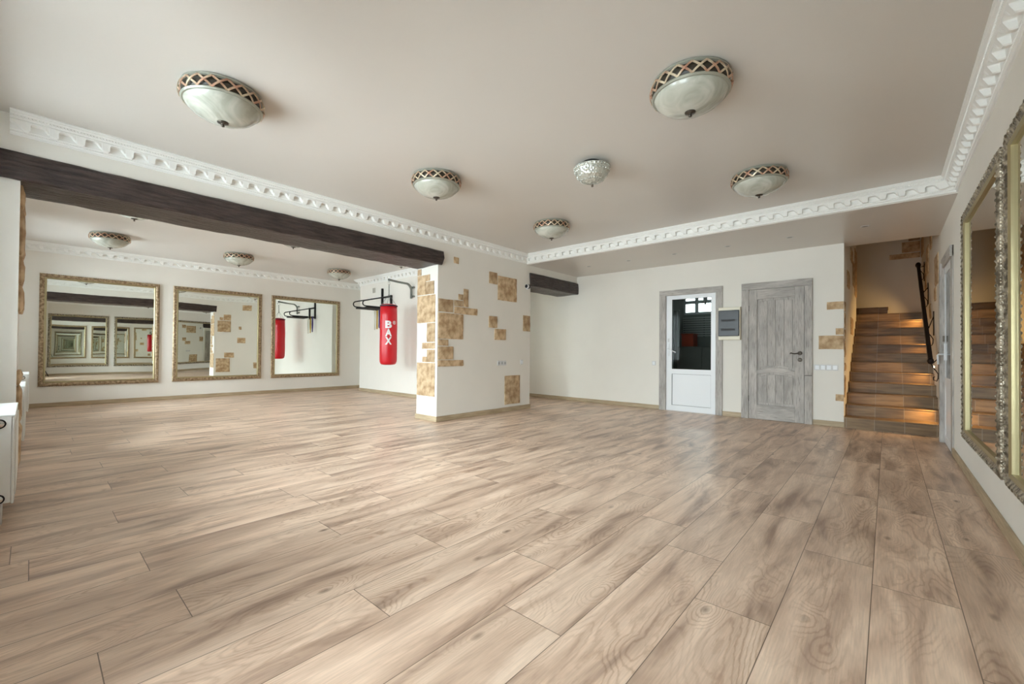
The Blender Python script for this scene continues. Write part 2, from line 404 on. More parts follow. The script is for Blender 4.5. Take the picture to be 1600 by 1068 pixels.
    L(n3.outputs[0], bp.inputs['Height']); L(bp.outputs[0], b.inputs['Normal'])
    return m
M['floor'] = mat_floor()

def mat_stair():
    """wood-look tiles: thirds across X with pale grout, colour varied per tile and per step"""
    m, nt, b = new_mat('wood_look_stair_tile'); L = nt.links.new
    tcn = N(nt, 'ShaderNodeTexCoord'); mp = N(nt, 'ShaderNodeMapping'); mp.inputs['Scale'].default_value = (1.4, 14, 14)
    L(tcn.outputs['Object'], mp.inputs[0])
    nz = N(nt, 'ShaderNodeTexNoise'); nz.inputs['Scale'].default_value = 2.2; nz.inputs['Detail'].default_value = 5; L(mp.outputs[0], nz.inputs['Vector'])
    rp = N(nt, 'ShaderNodeValToRGB'); rp.color_ramp.elements[0].position = 0.3; rp.color_ramp.elements[1].position = 0.7
    rp.color_ramp.elements[0].color = (0.13, 0.073, 0.030, 1); rp.color_ramp.elements[1].color = (0.29, 0.182, 0.085, 1)
    L(nz.outputs[0], rp.inputs[0])
    sp = N(nt, 'ShaderNodeSeparateXYZ'); L(tcn.outputs['Object'], sp.inputs[0])
    a = N(nt, 'ShaderNodeMath', operation='ADD'); L(sp.outputs['X'], a.inputs[0]); a.inputs[1].default_value = 3.174
    d = N(nt, 'ShaderNodeMath', operation='PINGPONG'); L(a.outputs[0], d.inputs[0]); d.inputs[1].default_value = 0.152
    g = N(nt, 'ShaderNodeMath', operation='LESS_THAN'); L(d.outputs[0], g.inputs[0]); g.inputs[1].default_value = 0.0028
    oi = N(nt, 'ShaderNodeObjectInfo')
    di = N(nt, 'ShaderNodeMath', operation='DIVIDE'); L(a.outputs[0], di.inputs[0]); di.inputs[1].default_value = 0.304
    fl = N(nt, 'ShaderNodeMath', operation='FLOOR'); L(di.outputs[0], fl.inputs[0])
    ad = N(nt, 'ShaderNodeMath', operation='ADD'); L(fl.outputs[0], ad.inputs[0]); L(oi.outputs['Random'], ad.inputs[1])
    wn = N(nt, 'ShaderNodeTexWhiteNoise', noise_dimensions='1D'); L(ad.outputs[0], wn.inputs['W'])
    mr = N(nt, 'ShaderNodeMapRange'); mr.inputs['To Min'].default_value = 0.75; mr.inputs['To Max'].default_value = 1.25; L(wn.outputs[0], mr.inputs['Value'])
    hv = N(nt, 'ShaderNodeHueSaturation'); L(rp.outputs[0], hv.inputs['Color']); L(mr.outputs[0], hv.inputs['Value'])
    mx = N(nt, 'ShaderNodeMixRGB'); L(g.outputs[0], mx.inputs[0]); L(hv.outputs[0], mx.inputs[1]); mx.inputs[2].default_value = (0.30, 0.245, 0.18, 1)
    L(mx.outputs[0], b.inputs['Base Color']); b.inputs['Roughness'].default_value = 0.4
    return m
M['stair'] = mat_stair()

# ------------------------------------------------------------------ floor
def build_floor():
    W = 0.2815; LEN = 1.30
    offs = {0: 1.24, -1: 0.14, 1: 0.74, -2: 0.585, -3: 1.0, -4: 0.0, -5: 0.38, -6: 0.945, -7: 0.165, -8: 0.43, -11: 0.008}
    v = []; f = []; loc = []; edge = []; rnd = []
    ymin, ymax = -0.65, YD+0.02
    for i in range(-42, 3):
        x0 = -0.053+W*i; x1 = x0+W
        X0, X1 = max(x0, XM-0.05), min(x1, XR+0.05)
        if X1 <= X0: continue
        o = offs.get(i, (i*0.87+RNG.uniform(-0.1, 0.1)) % LEN)
        y = o-LEN*3
        while y < ymax:
            a, c = max(y, ymin), min(y+LEN, ymax)
            if c > a:
                n = len(v); v += [(X0, a, 0), (X1, a, 0), (X1, c, 0), (X0, c, 0)]; f.append((n, n+1, n+2, n+3))
                for (px, py) in ((X0, a), (X1, a), (X1, c), (X0, c)):
                    loc.append((py-y, px-x0))
                # edge coords need linear min distance: split uses |.| in shader through two fans
                rnd.append(RNG.random())
                edge.append((X0, X1, a, c))
            y += LEN
    # subdivide each plank into a 2x2 grid so that edge distance is linear within each quad
    V = []; Fc = []; UL = []; UE = []; R = []
    for q, (X0, X1, a, c) in enumerate(edge):
        l = loc[4*q:4*q+4]; mx_, my = (X0+X1)/2, (a+c)/2
        pts = {}
        for ix, px in enumerate((X0, mx_, X1)):
            for iy, py in enumerate((a, my, c)):
                pts[ix, iy] = len(V); V.append((px, py, 0))
        for ix in range(2):
            for iy in range(2):
                Fc.append((pts[ix, iy], pts[ix+1, iy], pts[ix+1, iy+1], pts[ix, iy+1])); R.append(rnd[q])
                for (jx, jy) in ((ix, iy), (ix+1, iy), (ix+1, iy+1), (ix, iy+1)):
                    px = (X0, mx_, X1)[jx]; py = (a, my, c)[jy]
                    UL.append((l[0][0]+(py-a), l[0][1]+(px-X0)))
                    UE.append((min(px-X0, X1-px), min(py-a, c-py)))
    me = bpy.data.meshes.new('floor'); me.from_pydata(V, [], Fc); me.materials.append(M['floor'])
    u1 = me.uv_layers.new(name='local'); u2 = me.uv_layers.new(name='edge')
    for i in range(len(UL)): u1.data[i].uv = UL[i]; u2.data[i].uv = UE[i]
    at = me.attributes.new('plank', 'FLOAT', 'FACE')
    for i, r in enumerate(R): at.data[i].value = r
    o = bpy.data.objects.new('floor', me); COL.objects.link(o); tag(o, kind='structure')
build_floor()

def struct(mb, name, mat, **kw):
    return tag(mb.build(name, mat, **kw), kind='structure')

# ------------------------------------------------------------------ shell
TOP = 3.05
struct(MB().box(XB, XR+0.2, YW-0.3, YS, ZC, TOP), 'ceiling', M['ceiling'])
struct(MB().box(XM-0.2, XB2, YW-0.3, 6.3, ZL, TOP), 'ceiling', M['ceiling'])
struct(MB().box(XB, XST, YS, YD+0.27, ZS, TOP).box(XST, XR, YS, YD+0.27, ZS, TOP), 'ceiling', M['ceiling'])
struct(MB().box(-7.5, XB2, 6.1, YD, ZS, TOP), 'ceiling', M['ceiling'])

# right wall with the doorway (door_3) flush in it
D3 = (6.50, 7.22)
struct(MB().box(XR, XR+0.2, YW-0.3, 12.1, 0, 4.4), 'wall_right', M['wall'])
# door wall, pierced by the glazed door
D1 = (-3.028, -2.177, 2.075)
wb = MB().box(-7.5, D1[0], YD, YD+0.17, 0, TOP).box(D1[1], XST, YD, YD+0.17, 0, TOP).box(D1[0], D1[1], YD, YD+0.17, D1[2], TOP)
struct(wb, 'wall_back', M['wall'])
# partition between the two halves: pier, lintel, pillar and the piece above the second beam
pt = MB().box(XB2, XB, YW-0.02, -0.068, 0, TOP).box(XB2, XB, -0.068, YP, 2.50, TOP).box(XB2, XB, YP, YE, 0, TOP).box(XB2, XB, YE, YD, 2.50, TOP)
struct(pt, 'wall_partition', M['wall'])
# far mirror wall, bag wall, its recess
struct(MB().box(XM-0.2, XM, YW-0.3, 6.25, 0, TOP), 'wall_left', M['wall'])
struct(MB().box(-10.2, XB2, YG, 6.10, 0, TOP).box(XM, -10.2, 6.05, 6.25, 0, TOP).box(-10.2, XB2, 6.1, 6.102, 0, TOP), 'wall_rear', M['wall'])
# window wall
wf = MB()
xs = [XM-0.2] + [q for p in WINDOWS for q in p[:2]] + [XR+0.2]
for i in range(0, len(xs), 2): wf.box(xs[i], xs[i+1], YW-0.25, YW, 0, TOP)
for a, b, c, d in WINDOWS: wf.box(a, b, YW-0.25, YW, 0, c).box(a, b, YW-0.25, YW, d, TOP)
struct(wf, 'wall_front', M['wall'])
for i, (a, b, c, d) in enumerate(WINDOWS):
    t = thing('window_%d' % (i+1), (a, YW-0.15, c), kind='structure')
    wd, hh = b-a, d-c
    fr = MB()
    fr.box(0, .07, -.03, .03, 0, hh).box(wd-.07, wd, -.03, .03, 0, hh).box(.07, wd-.07, -.03, .03, 0, .07).box(.07, wd-.07, -.03, .03, hh-.07, hh).box(wd/2-.045, wd/2+.045, -.03, .03, .07, hh-.07)
    fr.build('window_frame', M['white_pvc'], t)
    MB().box(.07, wd/2-.045, -.004, .004, .07, hh-.07).build('pane', M['glass'], t)
    MB().box(wd/2+.045, wd-.07, -.004, .004, .07, hh-.07).build('pane', M['glass'], t)
# side passage end wall with its window
sw = MB().box(-7.5, -7.3, 6.1, YD, 0, 0.2).box(-7.5, -7.3, 6.1, YD, 2.5, TOP).box(-7.5, -7.3, 6.1, 6.13, 0.2, 2.5).box(-7.5, -7.3, 6.65, YD, 0.2, 2.5)
struct(sw, 'wall_passage', M['wall'])
t = thing('window_5', (-7.4, 6.13, 0.2), kind='structure')
MB().box(-.03, .03, 0, .05, 0, 2.3).box(-.03, .03, .47, .52, 0, 2.3).box(-.03, .03, .05, .47, 0, .05).box(-.03, .03, .05, .47, 2.25, 2.3).build('window_frame', M['white_pvc'], t)
MB().box(-.004, .004, .05, .47, .05, 2.25).build('pane', M['glass'], t)

# stairwell
struct(MB().box(XST-0.15, XST, YD+0.17, 10.84, 0, 4.2), 'wall_stair', M['wall'])
for q in ((-2.0, XR, 11.9, 12.1, 0, 4.4), (-2.0, -1.8, 10.7, 11.9, 0, 4.4), (-1.8, XST-0.15, 10.69, 10.84, 0, 4.2)): struct(MB().box(*q), 'wall_landing', M['wall'])
struct(MB().box(-2.0, XR+0.2, YD+0.17, 12.1, 4.2, 4.4), 'ceiling', M['ceiling'])
struct(MB().box(XST-0.15, XR, YD+0.15, YD+0.27, TOP-.05, 4.2), 'wall_upstairs', M['wall'])

# baseboards
def baseboard(name, *boxes):
    mb = MB()
    for q in boxes: mb.box(*q)
    return tag(mb.build(name, M['base'], bevel=0.004), kind='structure')
BH = 0.078; BT = 0.016
baseboard('baseboard_right', (XR-BT, XR, YW, D3[0]-0.13, 0, BH))
baseboard('baseboard_back', (-7.3, -3.149, YD-BT, YD, 0, BH), (-2.07, -1.785, YD-BT, YD, 0, BH), (-0.83, XST+.004, YD-BT, YD, 0, BH))
baseboard('baseboard_partition', (XB, XB+BT, YP-BT, YE, 0, BH), (XB2-BT, XB, YP-BT, YP, 0, BH), (XB2-BT, XB2, YP, YG-BT, 0, BH), (XB, XB+BT, YE, YE+BT, 0, BH))
baseboard('baseboard_left', (XM, XM+BT, YW, 6.05, 0, BH))
baseboard('baseboard_rear', (-10.2, XB2-BT, YG-BT, YG, 0, BH), (XM+BT, -10.2, 6.05-BT, 6.05, 0, BH))

# ------------------------------------------------------------------ cornices (plaster, with scroll blocks)
PROF = [(0, 0), (.125, 0), (.125, -.010), (.116, -.014), (.113, -.022), (.100, -.030), (.096, -.046), (.088, -.050), (.080, -.058), (.034, -.066), (.030, -.118), (.024, -.124), (.024, -.136), (.014, -.142), (.012, -.155), (0, -.155)]
def cornice(name, p0, p1, out, detail=True, m0=0, m1=0, start=0.03):
    """p0,p1: wall line ends at ceiling height; out: unit vector into the room; m0/m1: mitre (+1 lengthens outer edge, -1 shortens)"""
    p0 = Vector(p0); p1 = Vector(p1); out = Vector(out); d = (p1-p0).normalized(); Lg = (p1-p0).length
    mb = MB(); n = len(PROF); v = []
    for end, (p, m) in enumerate(((p0, m0), (p1, m1))):
        for (a, z) in PROF:
            q = p+out*a+Vector((0, 0, z))+d*(a*m*(1 if end else -1)); v.append(q)
    f = [(i, (i+1) % n, (i+1) % n+n, i+n) for i in range(n)]+[tuple(range(n)), tuple(range(2*n-1, n-1, -1))]
    mb.add(v, f)
    # hanging scroll band: flat recess, ogee slope, stepped scroll tip, sharp return
    pitch = 0.147; k = start
    shape = [(0, .060, .062), (.020, .062, .060), (.028, .056, .064), (.0285, .020, .080), (.034, .012, .084), (.050, .009, .085), (.085, .009, .085), (.096, .014, .084), (.106, .028, .080), (.116, .040, .072), (.124, .044, .066), (.130, .056, .064), (.147, .060, .062)]
    us = []
    while k < Lg-pitch*1.02:
        us += [(k+u, h, dd) for (u, h, dd) in shape[:-1]]; k += pitch
    us = [(0.0, .009, .085)]+us+[(k, .060, .062), (min(k+.03, Lg), .056, .064)]+([(Lg, .02, .08)] if k+.03 < Lg else [])
    vv = []
    for (u, h, dd) in us:
        z0_ = -.056; z1_ = -.062-h
        for (a, z) in ((.028, z0_), (.086, z0_), (.088, z0_-.006), (dd, z1_+.004 if h > .02 else z1_), (dd-.012, z1_), (.028, z1_)): vv.append(p0+d*u+out*a+Vector((0, 0, z)))
    ff = [(5, 4, 3, 2, 1, 0), tuple((len(us)-1)*6+i for i in range(6))]
    for j in range(len(us)-1): ff += [(j*6+i, j*6+(i+1) % 6, (j+1)*6+(i+1) % 6, (j+1)*6+i) for i in range(6)]
    mb.add(vv, ff)
    if detail:
        k = 0.015
        while k < Lg-0.01:
            c = p0+d*k+out*.099+Vector((0, 0, -.038)); s = .0062
            mb.blob(c, s*1.0, s*1.0, s*1.2, seg=4, rings=3)
            c = p0+d*k+out*.022+Vector((0, 0, -.130)); mb.blob(c, .0065, .0065, .006, seg=4, rings=3)
            k += 0.0185
    o = tag(mb.build(name, M['plaster']), kind='structure')
    return o
cornice('trim_1', (XB, -0.125, ZC), (XB, YS, ZC), (1, 0, 0), m1=-1, start=0.075)
cornice('trim_2', (XB, YS, ZC), (XR, YS, ZC), (0, -1, 0), m0=-1, m1=-1, start=0.06)
cornice('trim_3', (XR, YS, ZC), (XR, YW, ZC), (-1, 0, 0), m0=-1, start=0.09)
cornice('trim_4', (XM, -0.08, ZL), (XM, 6.05, ZL), (1, 0, 0), detail=False, m1=-1)
cornice('trim_5', (-10.2, YG, ZL), (XB2, YG, ZL), (0, -1, 0), detail=False, m0=1, start=0.0)
cornice('trim_6', (XM, 6.05, ZL), (-10.2, 6.05, ZL), (0, -1, 0), detail=False, m0=-1)
cornice('trim_7', (XB2, YG, ZL), (XB2, -0.1, ZL), (-1, 0, 0), detail=False, m0=-1)

# ------------------------------------------------------------------ timber beams
def beam(y0, y1, z0, z1, label, notch0=False, notch1=False):
    x0, x1 = XB2-0.012, XB+0.035
    n = max(2, int((y1-y0)/0.12)); v = []; f = []
    r = random.Random(int(y1*100))
    sect = [(x0, z0), (x0+.15, z0-.004), (x1-.15, z0+.003), (x1-.012, z0), (x1, z0+.012), (x1+.004, (z0+z1)/2), (x1, z1-.012), (x1-.012, z1), (x0, z1)]
    def ring(y, dy=0):
        out = []
        for (x, z) in sect:
            jx = r.uniform(-.004, .004); jz = r.uniform(-.004, .004)
            out.append((x+jx, y+(r.uniform(-.006, .006) if dy else 0), z+jz))
        return out
    m = len(sect)
    for i in range(n+1): v += ring(y0+(y1-y0)*i/n)
    # chamfered, rough-hewn ends
    for i in range(n):
        for k in range(m): f.append((i*m+k, i*m+(k+1) % m, (i+1)*m+(k+1) % m, (i+1)*m+k))
    f += [tuple(range(m-1, -1, -1)), tuple(n*m+k for k in range(m))]
    if notch1:   # bulge the end outward at half height
        for k in range(m):
            x, y, z = v[n*m+k]; hz = (z-z0)/(z1-z0)
            v[n*m+k] = (x, y+(.045 if .3 < hz < .7 else (.012 if hz < .3 else .03)), z)
    if notch0:
        for k in range(m):
            x, y, z = v[k]; hz = (z-z0)/(z1-z0)
            v[k] = (x, y-(.0 if .3 < hz < .7 else (-.03 if hz < .3 else -.012)), z)
    mb = MB(); mb.add(v, f)
    o = mb.build('timber_beam', M['beam'])
    return tag(o, label, 'beam')
beam(YW, 3.99, 2.305, 2.515, 'long dark brown timber beam spanning the wide opening to the mirrored side', notch1=True)
beam(6.06, YD, 2.255, 2.49, 'short dark timber beam above the passage, from the security camera to the door wall', notch0=True)

# ------------------------------------------------------------------ stone tiles
def stone(plane, c, a0, a1, z0, z1, label, sign=1, thick=0.016, group=None, wrap=False):
    """plane 'X': face at x=c spanning y a0..a1; plane 'Y': face at y=c spanning x. sign: direction of protrusion"""
    nx = max(3, int(abs(a1-a0)/0.035)); nz = max(3, int((z1-z0)/0.035))
    sd = RNG.uniform(0, 100); v = []; f = []
    a0, a1 = min(a0, a1)+.003, max(a0, a1)-.003; z0 += .003; z1 -= .003
    for j in range(nz+1):
        for i in range(nx+1):
            u = a0+(a1-a0)*i/nx; z = z0+(z1-z0)*j/nz
            border = i in (0, nx) or j in (0, nz)
            h = thick*(0.55 if border else 1.0)+mnoise.noise(Vector((u*9+sd, z*9, sd)))*thick*.35
            if border:
                u += mnoise.noise(Vector((z*14, sd, u)))*.004*(1 if 0 < i < nx else 1); z += mnoise.noise(Vector((u*14, z, sd)))*.004
            v.append((u, z, max(h, .004)))
    N0 = len(v)
    for j in range(nz):
        for i in range(nx):
            k = j*(nx+1)+i; f.append((k, k+1, k+nx+2, k+nx+1))
    loop = [i for i in range(nx+1)]+[(j)*(nx+1)+nx for j in range(1, nz+1)]+[nz*(nx+1)+i for i in range(nx-1, -1, -1)]+[j*(nx+1) for j in range(nz-1, 0, -1)]
    for k in loop: v.append((v[k][0], v[k][1], 0.0))
    n = len(loop)
    for k in range(n): f.append((loop[k], N0+k, N0+(k+1) % n, loop[(k+1) % n]))
    f.append(tuple(N0+k for k in range(n)))
    cu, cz = (a0+a1)/2, z0
    if plane == 'X': vv = [(sign*h, u-cu, z-cz) for (u, z, h) in v]; loc = (c, cu, cz)
    else: vv = [(u-cu, sign*h, z-cz) for (u, z, h) in v]; loc = (cu, c, cz)
    mb = MB(); mb.add(vv, f); o = mb.build('stone_tile', M['stone'], smooth='auto', loc=loc)
    return tag(o, label, 'stone tile', group)

PE = 'on the narrow pillar end'
for r, l in (((-5.44, -5.345, 2.19, 2.29), 'small ochre stone tile %s, highest, just under the beam end' % PE),
             ((-5.44, -5.235, 1.885, 2.187), 'upright ochre stone tile %s, outer one of the upper pair' % PE),
             ((-5.23, -5.13, 2.087, 2.187), 'tiny ochre stone tile %s, topping the inner tile of the pair' % PE),
             ((-5.23, -5.03, 1.885, 2.082), 'squarish ochre stone tile %s, inner one of the upper pair' % PE),
             ((-5.436, -5.0, 1.462, 1.877), 'big square ochre stone tile %s, upper full-width one' % PE),
             ((-5.195, -5.0, 1.17, 1.457), 'upright ochre stone tile %s, directly below the upper full-width tile' % PE),
             ((-5.305, -5.0, 1.068, 1.163), 'flat horizontal ochre stone strip %s, at mid height' % PE),
             ((-5.19, -5.0, 0.868, 1.06), 'squarish ochre stone tile %s, below the flat strip' % PE),
             ((-5.30, -5.195, 0.868, 0.955), 'smallest low ochre stone tile %s, beside a squarish one' % PE),
             ((-5.43, -4.995, 0.36, 0.862), 'tall ochre stone tile %s, lowest and largest' % PE)):
    stone('Y', YP, *r, l, sign=-1)
BW = 'on the broad pillar side'
for r, l in (((4.245, 4.346, 2.376, 2.475), 'small square ochre stone tile %s, alone beside the beam end' % BW),
             ((3.957, 4.243, 1.622, 1.816), 'ochre stone tile %s, at the corner just above the biggest tile' % BW),
             ((4.261, 4.445, 1.727, 1.822), 'small flat ochre stone tile %s, enclosed beside the slim upright' % BW),
             ((4.343, 4.446, 1.829, 1.921), 'tiny square ochre stone tile %s, touching the slim upright tile' % BW),
             ((4.452, 4.552, 1.727, 2.011), 'slim upright ochre stone tile %s, topping the stepped cluster' % BW),
             ((4.262, 4.75, 1.61, 1.72), 'long horizontal ochre stone strip %s, sticking out furthest of the cluster' % BW),
             ((3.957, 4.448, 1.218, 1.608), 'biggest square ochre stone tile %s, mid height at the corner' % BW),
             ((3.957, 4.155, 1.115, 1.212), 'short ochre stone tile %s, just below the biggest tile' % BW),
             ((3.957, 4.253, 0.911, 1.108), 'medium ochre stone tile %s, second lowest of the corner cluster' % BW),
             ((3.957, 4.456, 0.807, 0.905), 'flat ochre stone strip %s, bottom of the corner cluster' % BW),
             ((5.011, 5.209, 2.166, 2.365), 'small ochre stone tile %s, touching a large square tile' % BW),
             ((5.222, 5.713, 1.911, 2.329), 'large square ochre stone tile %s, below and beside the security camera' % BW),
             ((5.012, 5.215, 1.432, 1.63), 'square ochre stone tile %s, upper of a diagonal pair' % BW),
             ((5.152, 5.439, 1.232, 1.422), 'wider ochre stone tile %s, lower of a diagonal pair' % BW),
             ((5.895, 6.099, 1.407, 1.7), 'upright ochre stone tile %s, at its far edge' % BW),
             ((5.414, 5.821, 0.121, 0.623), 'large upright ochre stone tile %s, low above the baseboard' % BW)):
    stone('X', XB, *r, l)
DW = 'beside the stair opening'
for r, l in (((-0.665, -0.466, 1.685, 1.80), 'flat beige stone tile %s, highest of four' % DW),
             ((-0.563, -0.466, 1.319, 1.417), 'small beige stone tile %s, resting on the widest one' % DW),
             ((-0.761, -0.466, 1.111, 1.313), 'widest beige stone tile %s, above the four switches' % DW),
             ((-0.563, -0.466, 0.37, 0.469), 'lowest small beige stone tile %s, above the baseboard' % DW)):
    stone('Y', YD, *r, l, sign=-1)
# reverse of the pillar, seen in the middle mirror
MR = 'on the pillar back'
for r, l in (((4.037, 4.45, 1.61, 2.01), 'large ochre stone tile %s, seen in the middle mirror' % MR), ((4.219, 4.45, 2.021, 2.229), 'upper ochre stone tile %s, seen in the middle mirror' % MR),
             ((4.10, 4.205, 2.021, 2.126), 'small stepped ochre stone tile %s, seen in the middle mirror' % MR), ((4.80, 5.10, 2.40, 2.60), 'lone high ochre stone tile %s, seen in the middle mirror' % MR),
             ((4.699, 4.791, 1.711, 1.825), 'tiny lone ochre stone tile %s, seen in the middle mirror' % MR), ((4.654, 4.927, 1.228, 1.425), 'lone middle ochre stone tile %s, seen in the middle mirror' % MR),
             ((4.25, 4.559, 0.708, 0.891), 'flat low ochre stone tile %s, seen in the middle mirror' % MR), ((4.008, 4.427, 0.202, 0.687), 'lowest big ochre stone tile %s, seen in the middle mirror' % MR),
             ((5.17, 5.35, 0.335, 0.552), 'low far ochre stone tile %s, seen in the middle mirror' % MR)):
    stone('X', XB2, *r, l, sign=-1)
# jamb of the near pier
PJ = 'on the pier under the near beam end'
for (a, b, z0, z1), l in (((-5.44, -5.0, 2.11, 2.29), 'uppermost ochre stone tile %s' % PJ), ((-5.44, -5.02, 1.75, 2.10), 'second ochre stone tile from the top %s' % PJ), ((-5.43, -4.99, 1.53, 1.74), 'third ochre stone tile from the top %s' % PJ),
                          ((-5.40, -5.0, 1.31, 1.52), 'ochre stone tile %s, just above a bare stretch' % PJ), ((-5.42, -4.97, 0.75, 0.86), 'knobbly ochre stone tile %s, below a bare stretch' % PJ),
                          ((-5.30, -4.98, 0.45, 0.74), 'ochre stone tile %s, behind the near radiator top' % PJ), ((-5.30, -4.97, 0.12, 0.44), 'lowest ochre stone tile %s, near the floor' % PJ)):
    stone('Y', -0.068, a, b, z0, z1, l, sign=1, thick=0.026)
# stairwell stones
SR = 'on the handrail wall'
for r, l in (((9.20, 9.52, 2.72, 2.98), 'shaded stone tile %s, just under the ceiling edge' % SR), ((9.90, 10.34, 2.42, 2.90), 'tall shaded stone tile %s, above the handrail middle' % SR),
             ((8.12, 8.62, 2.02, 2.44), 'large irregular stone tile %s, nearest the white door' % SR), ((8.45, 8.72, 1.82, 2.01), 'small stone tile %s, hanging under the large irregular one' % SR),
             ((9.38, 9.62, 1.62, 1.86), 'dim small stone tile %s, between two handrail brackets' % SR), ((10.42, 10.72, 2.2, 2.72), 'dim upright stone tile %s, behind the handrail top' % SR),
             ((11.2, 11.88, 3.0, 3.4), 'dark stone tile %s, in the top back corner' % SR), ((7.72, 7.86, 1.30, 1.42), 'small squarish stone tile %s, beside the door casing' % SR)):
    stone('X', XR, *r, l, sign=-1)
SL = 'on the stair wall opposite the handrail'
for r, l in (((9.05, 9.5, 2.62, 2.84), 'upper shaded stone tile %s' % SL), ((10.25, 10.80, 2.15, 3.05), 'tall stone tile %s, at its far corner' % SL), ((9.65, 10.2, 2.28, 2.70), 'stone tile %s, next to the tall corner one' % SL),
             ((8.25, 8.72, 2.08, 2.34), 'stone tile %s, nearest one at head height' % SL), ((9.12, 9.65, 1.38, 1.67), 'stone tile %s, halfway up the steps' % SL),
             ((7.69, 7.86, 1.66, 1.80), 'quoin stone %s, highest at the wall end' % SL), ((7.69, 7.80, 1.42, 1.64), 'quoin stone %s, second highest at the wall end' % SL), ((7.69, 7.86, 1.26, 1.40), 'quoin stone %s, third highest at the wall end' % SL),
             ((7.69, 7.83, 1.00, 1.24), 'quoin stone %s, beside the widest tile' % SL), ((7.69, 7.9, 0.80, 0.92), 'quoin stone %s, level with the switches' % SL), ((7.69, 7.84, 0.42, 0.74), 'quoin stone %s, lowest at the wall end' % SL)):
    stone('X', XST, *r, l, sign=1)
for (a, b, z0, z1), l in (((0.03, 0.50, 3.02, 3.13), 'long dark horizontal stone strip on the landing back wall'), ((0.22, 0.50, 3.14, 3.36), 'dark square stone on the landing back wall, above the long strip'), ((0.32, 0.50, 3.37, 3.55), 'topmost dark stone on the landing back wall')):
    stone('Y', 11.9, a, b, z0, z1, l, sign=-1)

# ------------------------------------------------------------------ staircase
def staircase():
    t = thing('staircase', (0, 0, 0), 'straight staircase of brown wood-look tiles climbing between two walls at the back', 'staircase')
    RH, TR, Y0 = 0.1525, 0.29, YD-0.025
    for k in range(12):
        y0 = Y0+TR*k; z1 = RH*(k+1)
        depth = TR if k < 11 else 1.045
        mb = MB()
        x0 = XST+.002; x1 = XR-.002
        mb.box(x0, x1, y0+.014, y0+depth+.014, z1-RH+(0 if k == 0 else -.02), z1-.016)
        o = mb.build('step', M['stair'], t)
        n = MB().box(x0, x1, y0, y0+depth+(.014 if k < 11 else -.01), z1-.0155, z1)
        n.build('tread', M['stair'], o, bevel=.003)
    # first winder of the upper flight, on the landing's left half
    MB().box(-1.78, 0.0, 11.32, 11.895, 1.8301, 1.975).build('step', M['stair'], t)
    MB().box(-1.78, 0.01, 11.30, 11.895, 1.9755, 1.995).build('tread', M['stair'], t)
    MB().box(-1.78, XST+.001, 10.85, 11.89, 1.68, 1.83).build('landing', M['stair'], t)
staircase()

def step_light(y, z, label):
    t = thing('step_light', (XR, y, z), label, 'step light', 'step lights along the handrail wall')
    MB().lathe([(.022, 0), (.026, -.006), (.026, -.010), (.018, -.012)], axis='X', seg=16).build('bezel', M['chrome'], t, smooth='auto')
    MB().lathe([(.017, -.0125), (.012, -.0155), (.0005, -.017)], axis='X', seg=16).build('lens', M['led'], t, smooth=True)
    ld = bpy.data.lights.new('step_light_glow', 'SPOT'); ld.energy = STEP_W; ld.color = (1.0, 0.60, 0.22); ld.shadow_soft_size = 0.015
    ld.spot_size = math.radians(150); ld.spot_blend = 0.8
    lo = bpy.data.objects.new('step_light_glow', ld); COL.objects.link(lo); lo.parent = t; lo.location = (-.03, 0, 0)
    lo.rotation_euler = Vector((-1, 0, -0.5)).to_track_quat('-Z', 'Y').to_euler()
STEP_W = 4.2
for (y, z), l in zip(((7.83, 0.385), (8.69, 0.87), (9.65, 1.32), (10.44, 1.74), (11.3, 2.1)),
                     ('lowest small glowing round step light, beside the first steps', 'second small glowing round step light from the floor, under the handrail end', 'third small glowing round step light from the floor',
                      'fourth small glowing round step light from the floor, touching the handrail in view', 'highest step light, hidden by the handrail and glowing on the landing wall')):
    step_light(y, z, l)

def handrail():
    X = 0.432
    t = thing('handrail', (X, 8.2, 1.0), 'black wrought iron handrail with scroll brackets rising along the stair wall', 'handrail')
    a, b = Vector((X, 8.00, 0.965)), Vector((X, 11.0, 2.72))
    off = Vector((X, 8.2, 1.0))
    d = (b-a).normalized()
    mb = MB(); pts = [a-off+(b-a)*i/12 for i in range(13)]
    mb.tube(pts, 0, sect=[(-.022, -.034), (.022, -.034), (.026, 0), (.022, .034), (-.022, .034), (-.026, 0)])
    mb.blob(b-off+d*.01, .04, .05, .055, seg=10, rings=8); mb.blob(a-off-d*.005, .034, .04, .045, seg=10, rings=8)
    mb.build('rail', M['iron'], t, smooth='auto')
    for y, zz in ((8.02, 0.90), (8.86, 1.51), (10.01, 2.08), (11.02, 2.60)):
        m2 = MB()
        ry = y; rz = 0.965+(ry-8.0)*(2.72-0.965)/3.0
        wx = XR-.008
        m2.box(wx-.004-off.x, wx+.008-off.x, y-.012-off.y, y+.012-off.y, zz-.18-off.z, zz+.18-off.z)
        def arc(pts): m2.tube([Vector(p)-off for p in pts], .0065, seg=6)
        arc([(X, ry, rz-.03), (X+.02, ry, rz-.05), (wx, y, zz+.10)])
        arc([(X, ry, rz-.04), (X+.025, ry, rz-.10), (X+.055, y, rz-.15), (wx-.004, y, rz-.19), (wx-.006, y, rz-.25), (X+.06, y, rz-.285), (X+.03, y, rz-.27), (X+.028, y, rz-.235), (X+.045, y, rz-.225)])
        arc([(X+.01, ry+.02, rz-.03), (X+.03, ry+.08, rz-.02), (X+.035, ry+.14, rz-.01), (X+.02, ry+.15, rz+.03)])
        m2.build('scroll_bracket', M['iron'], t, smooth=True)
handrail()

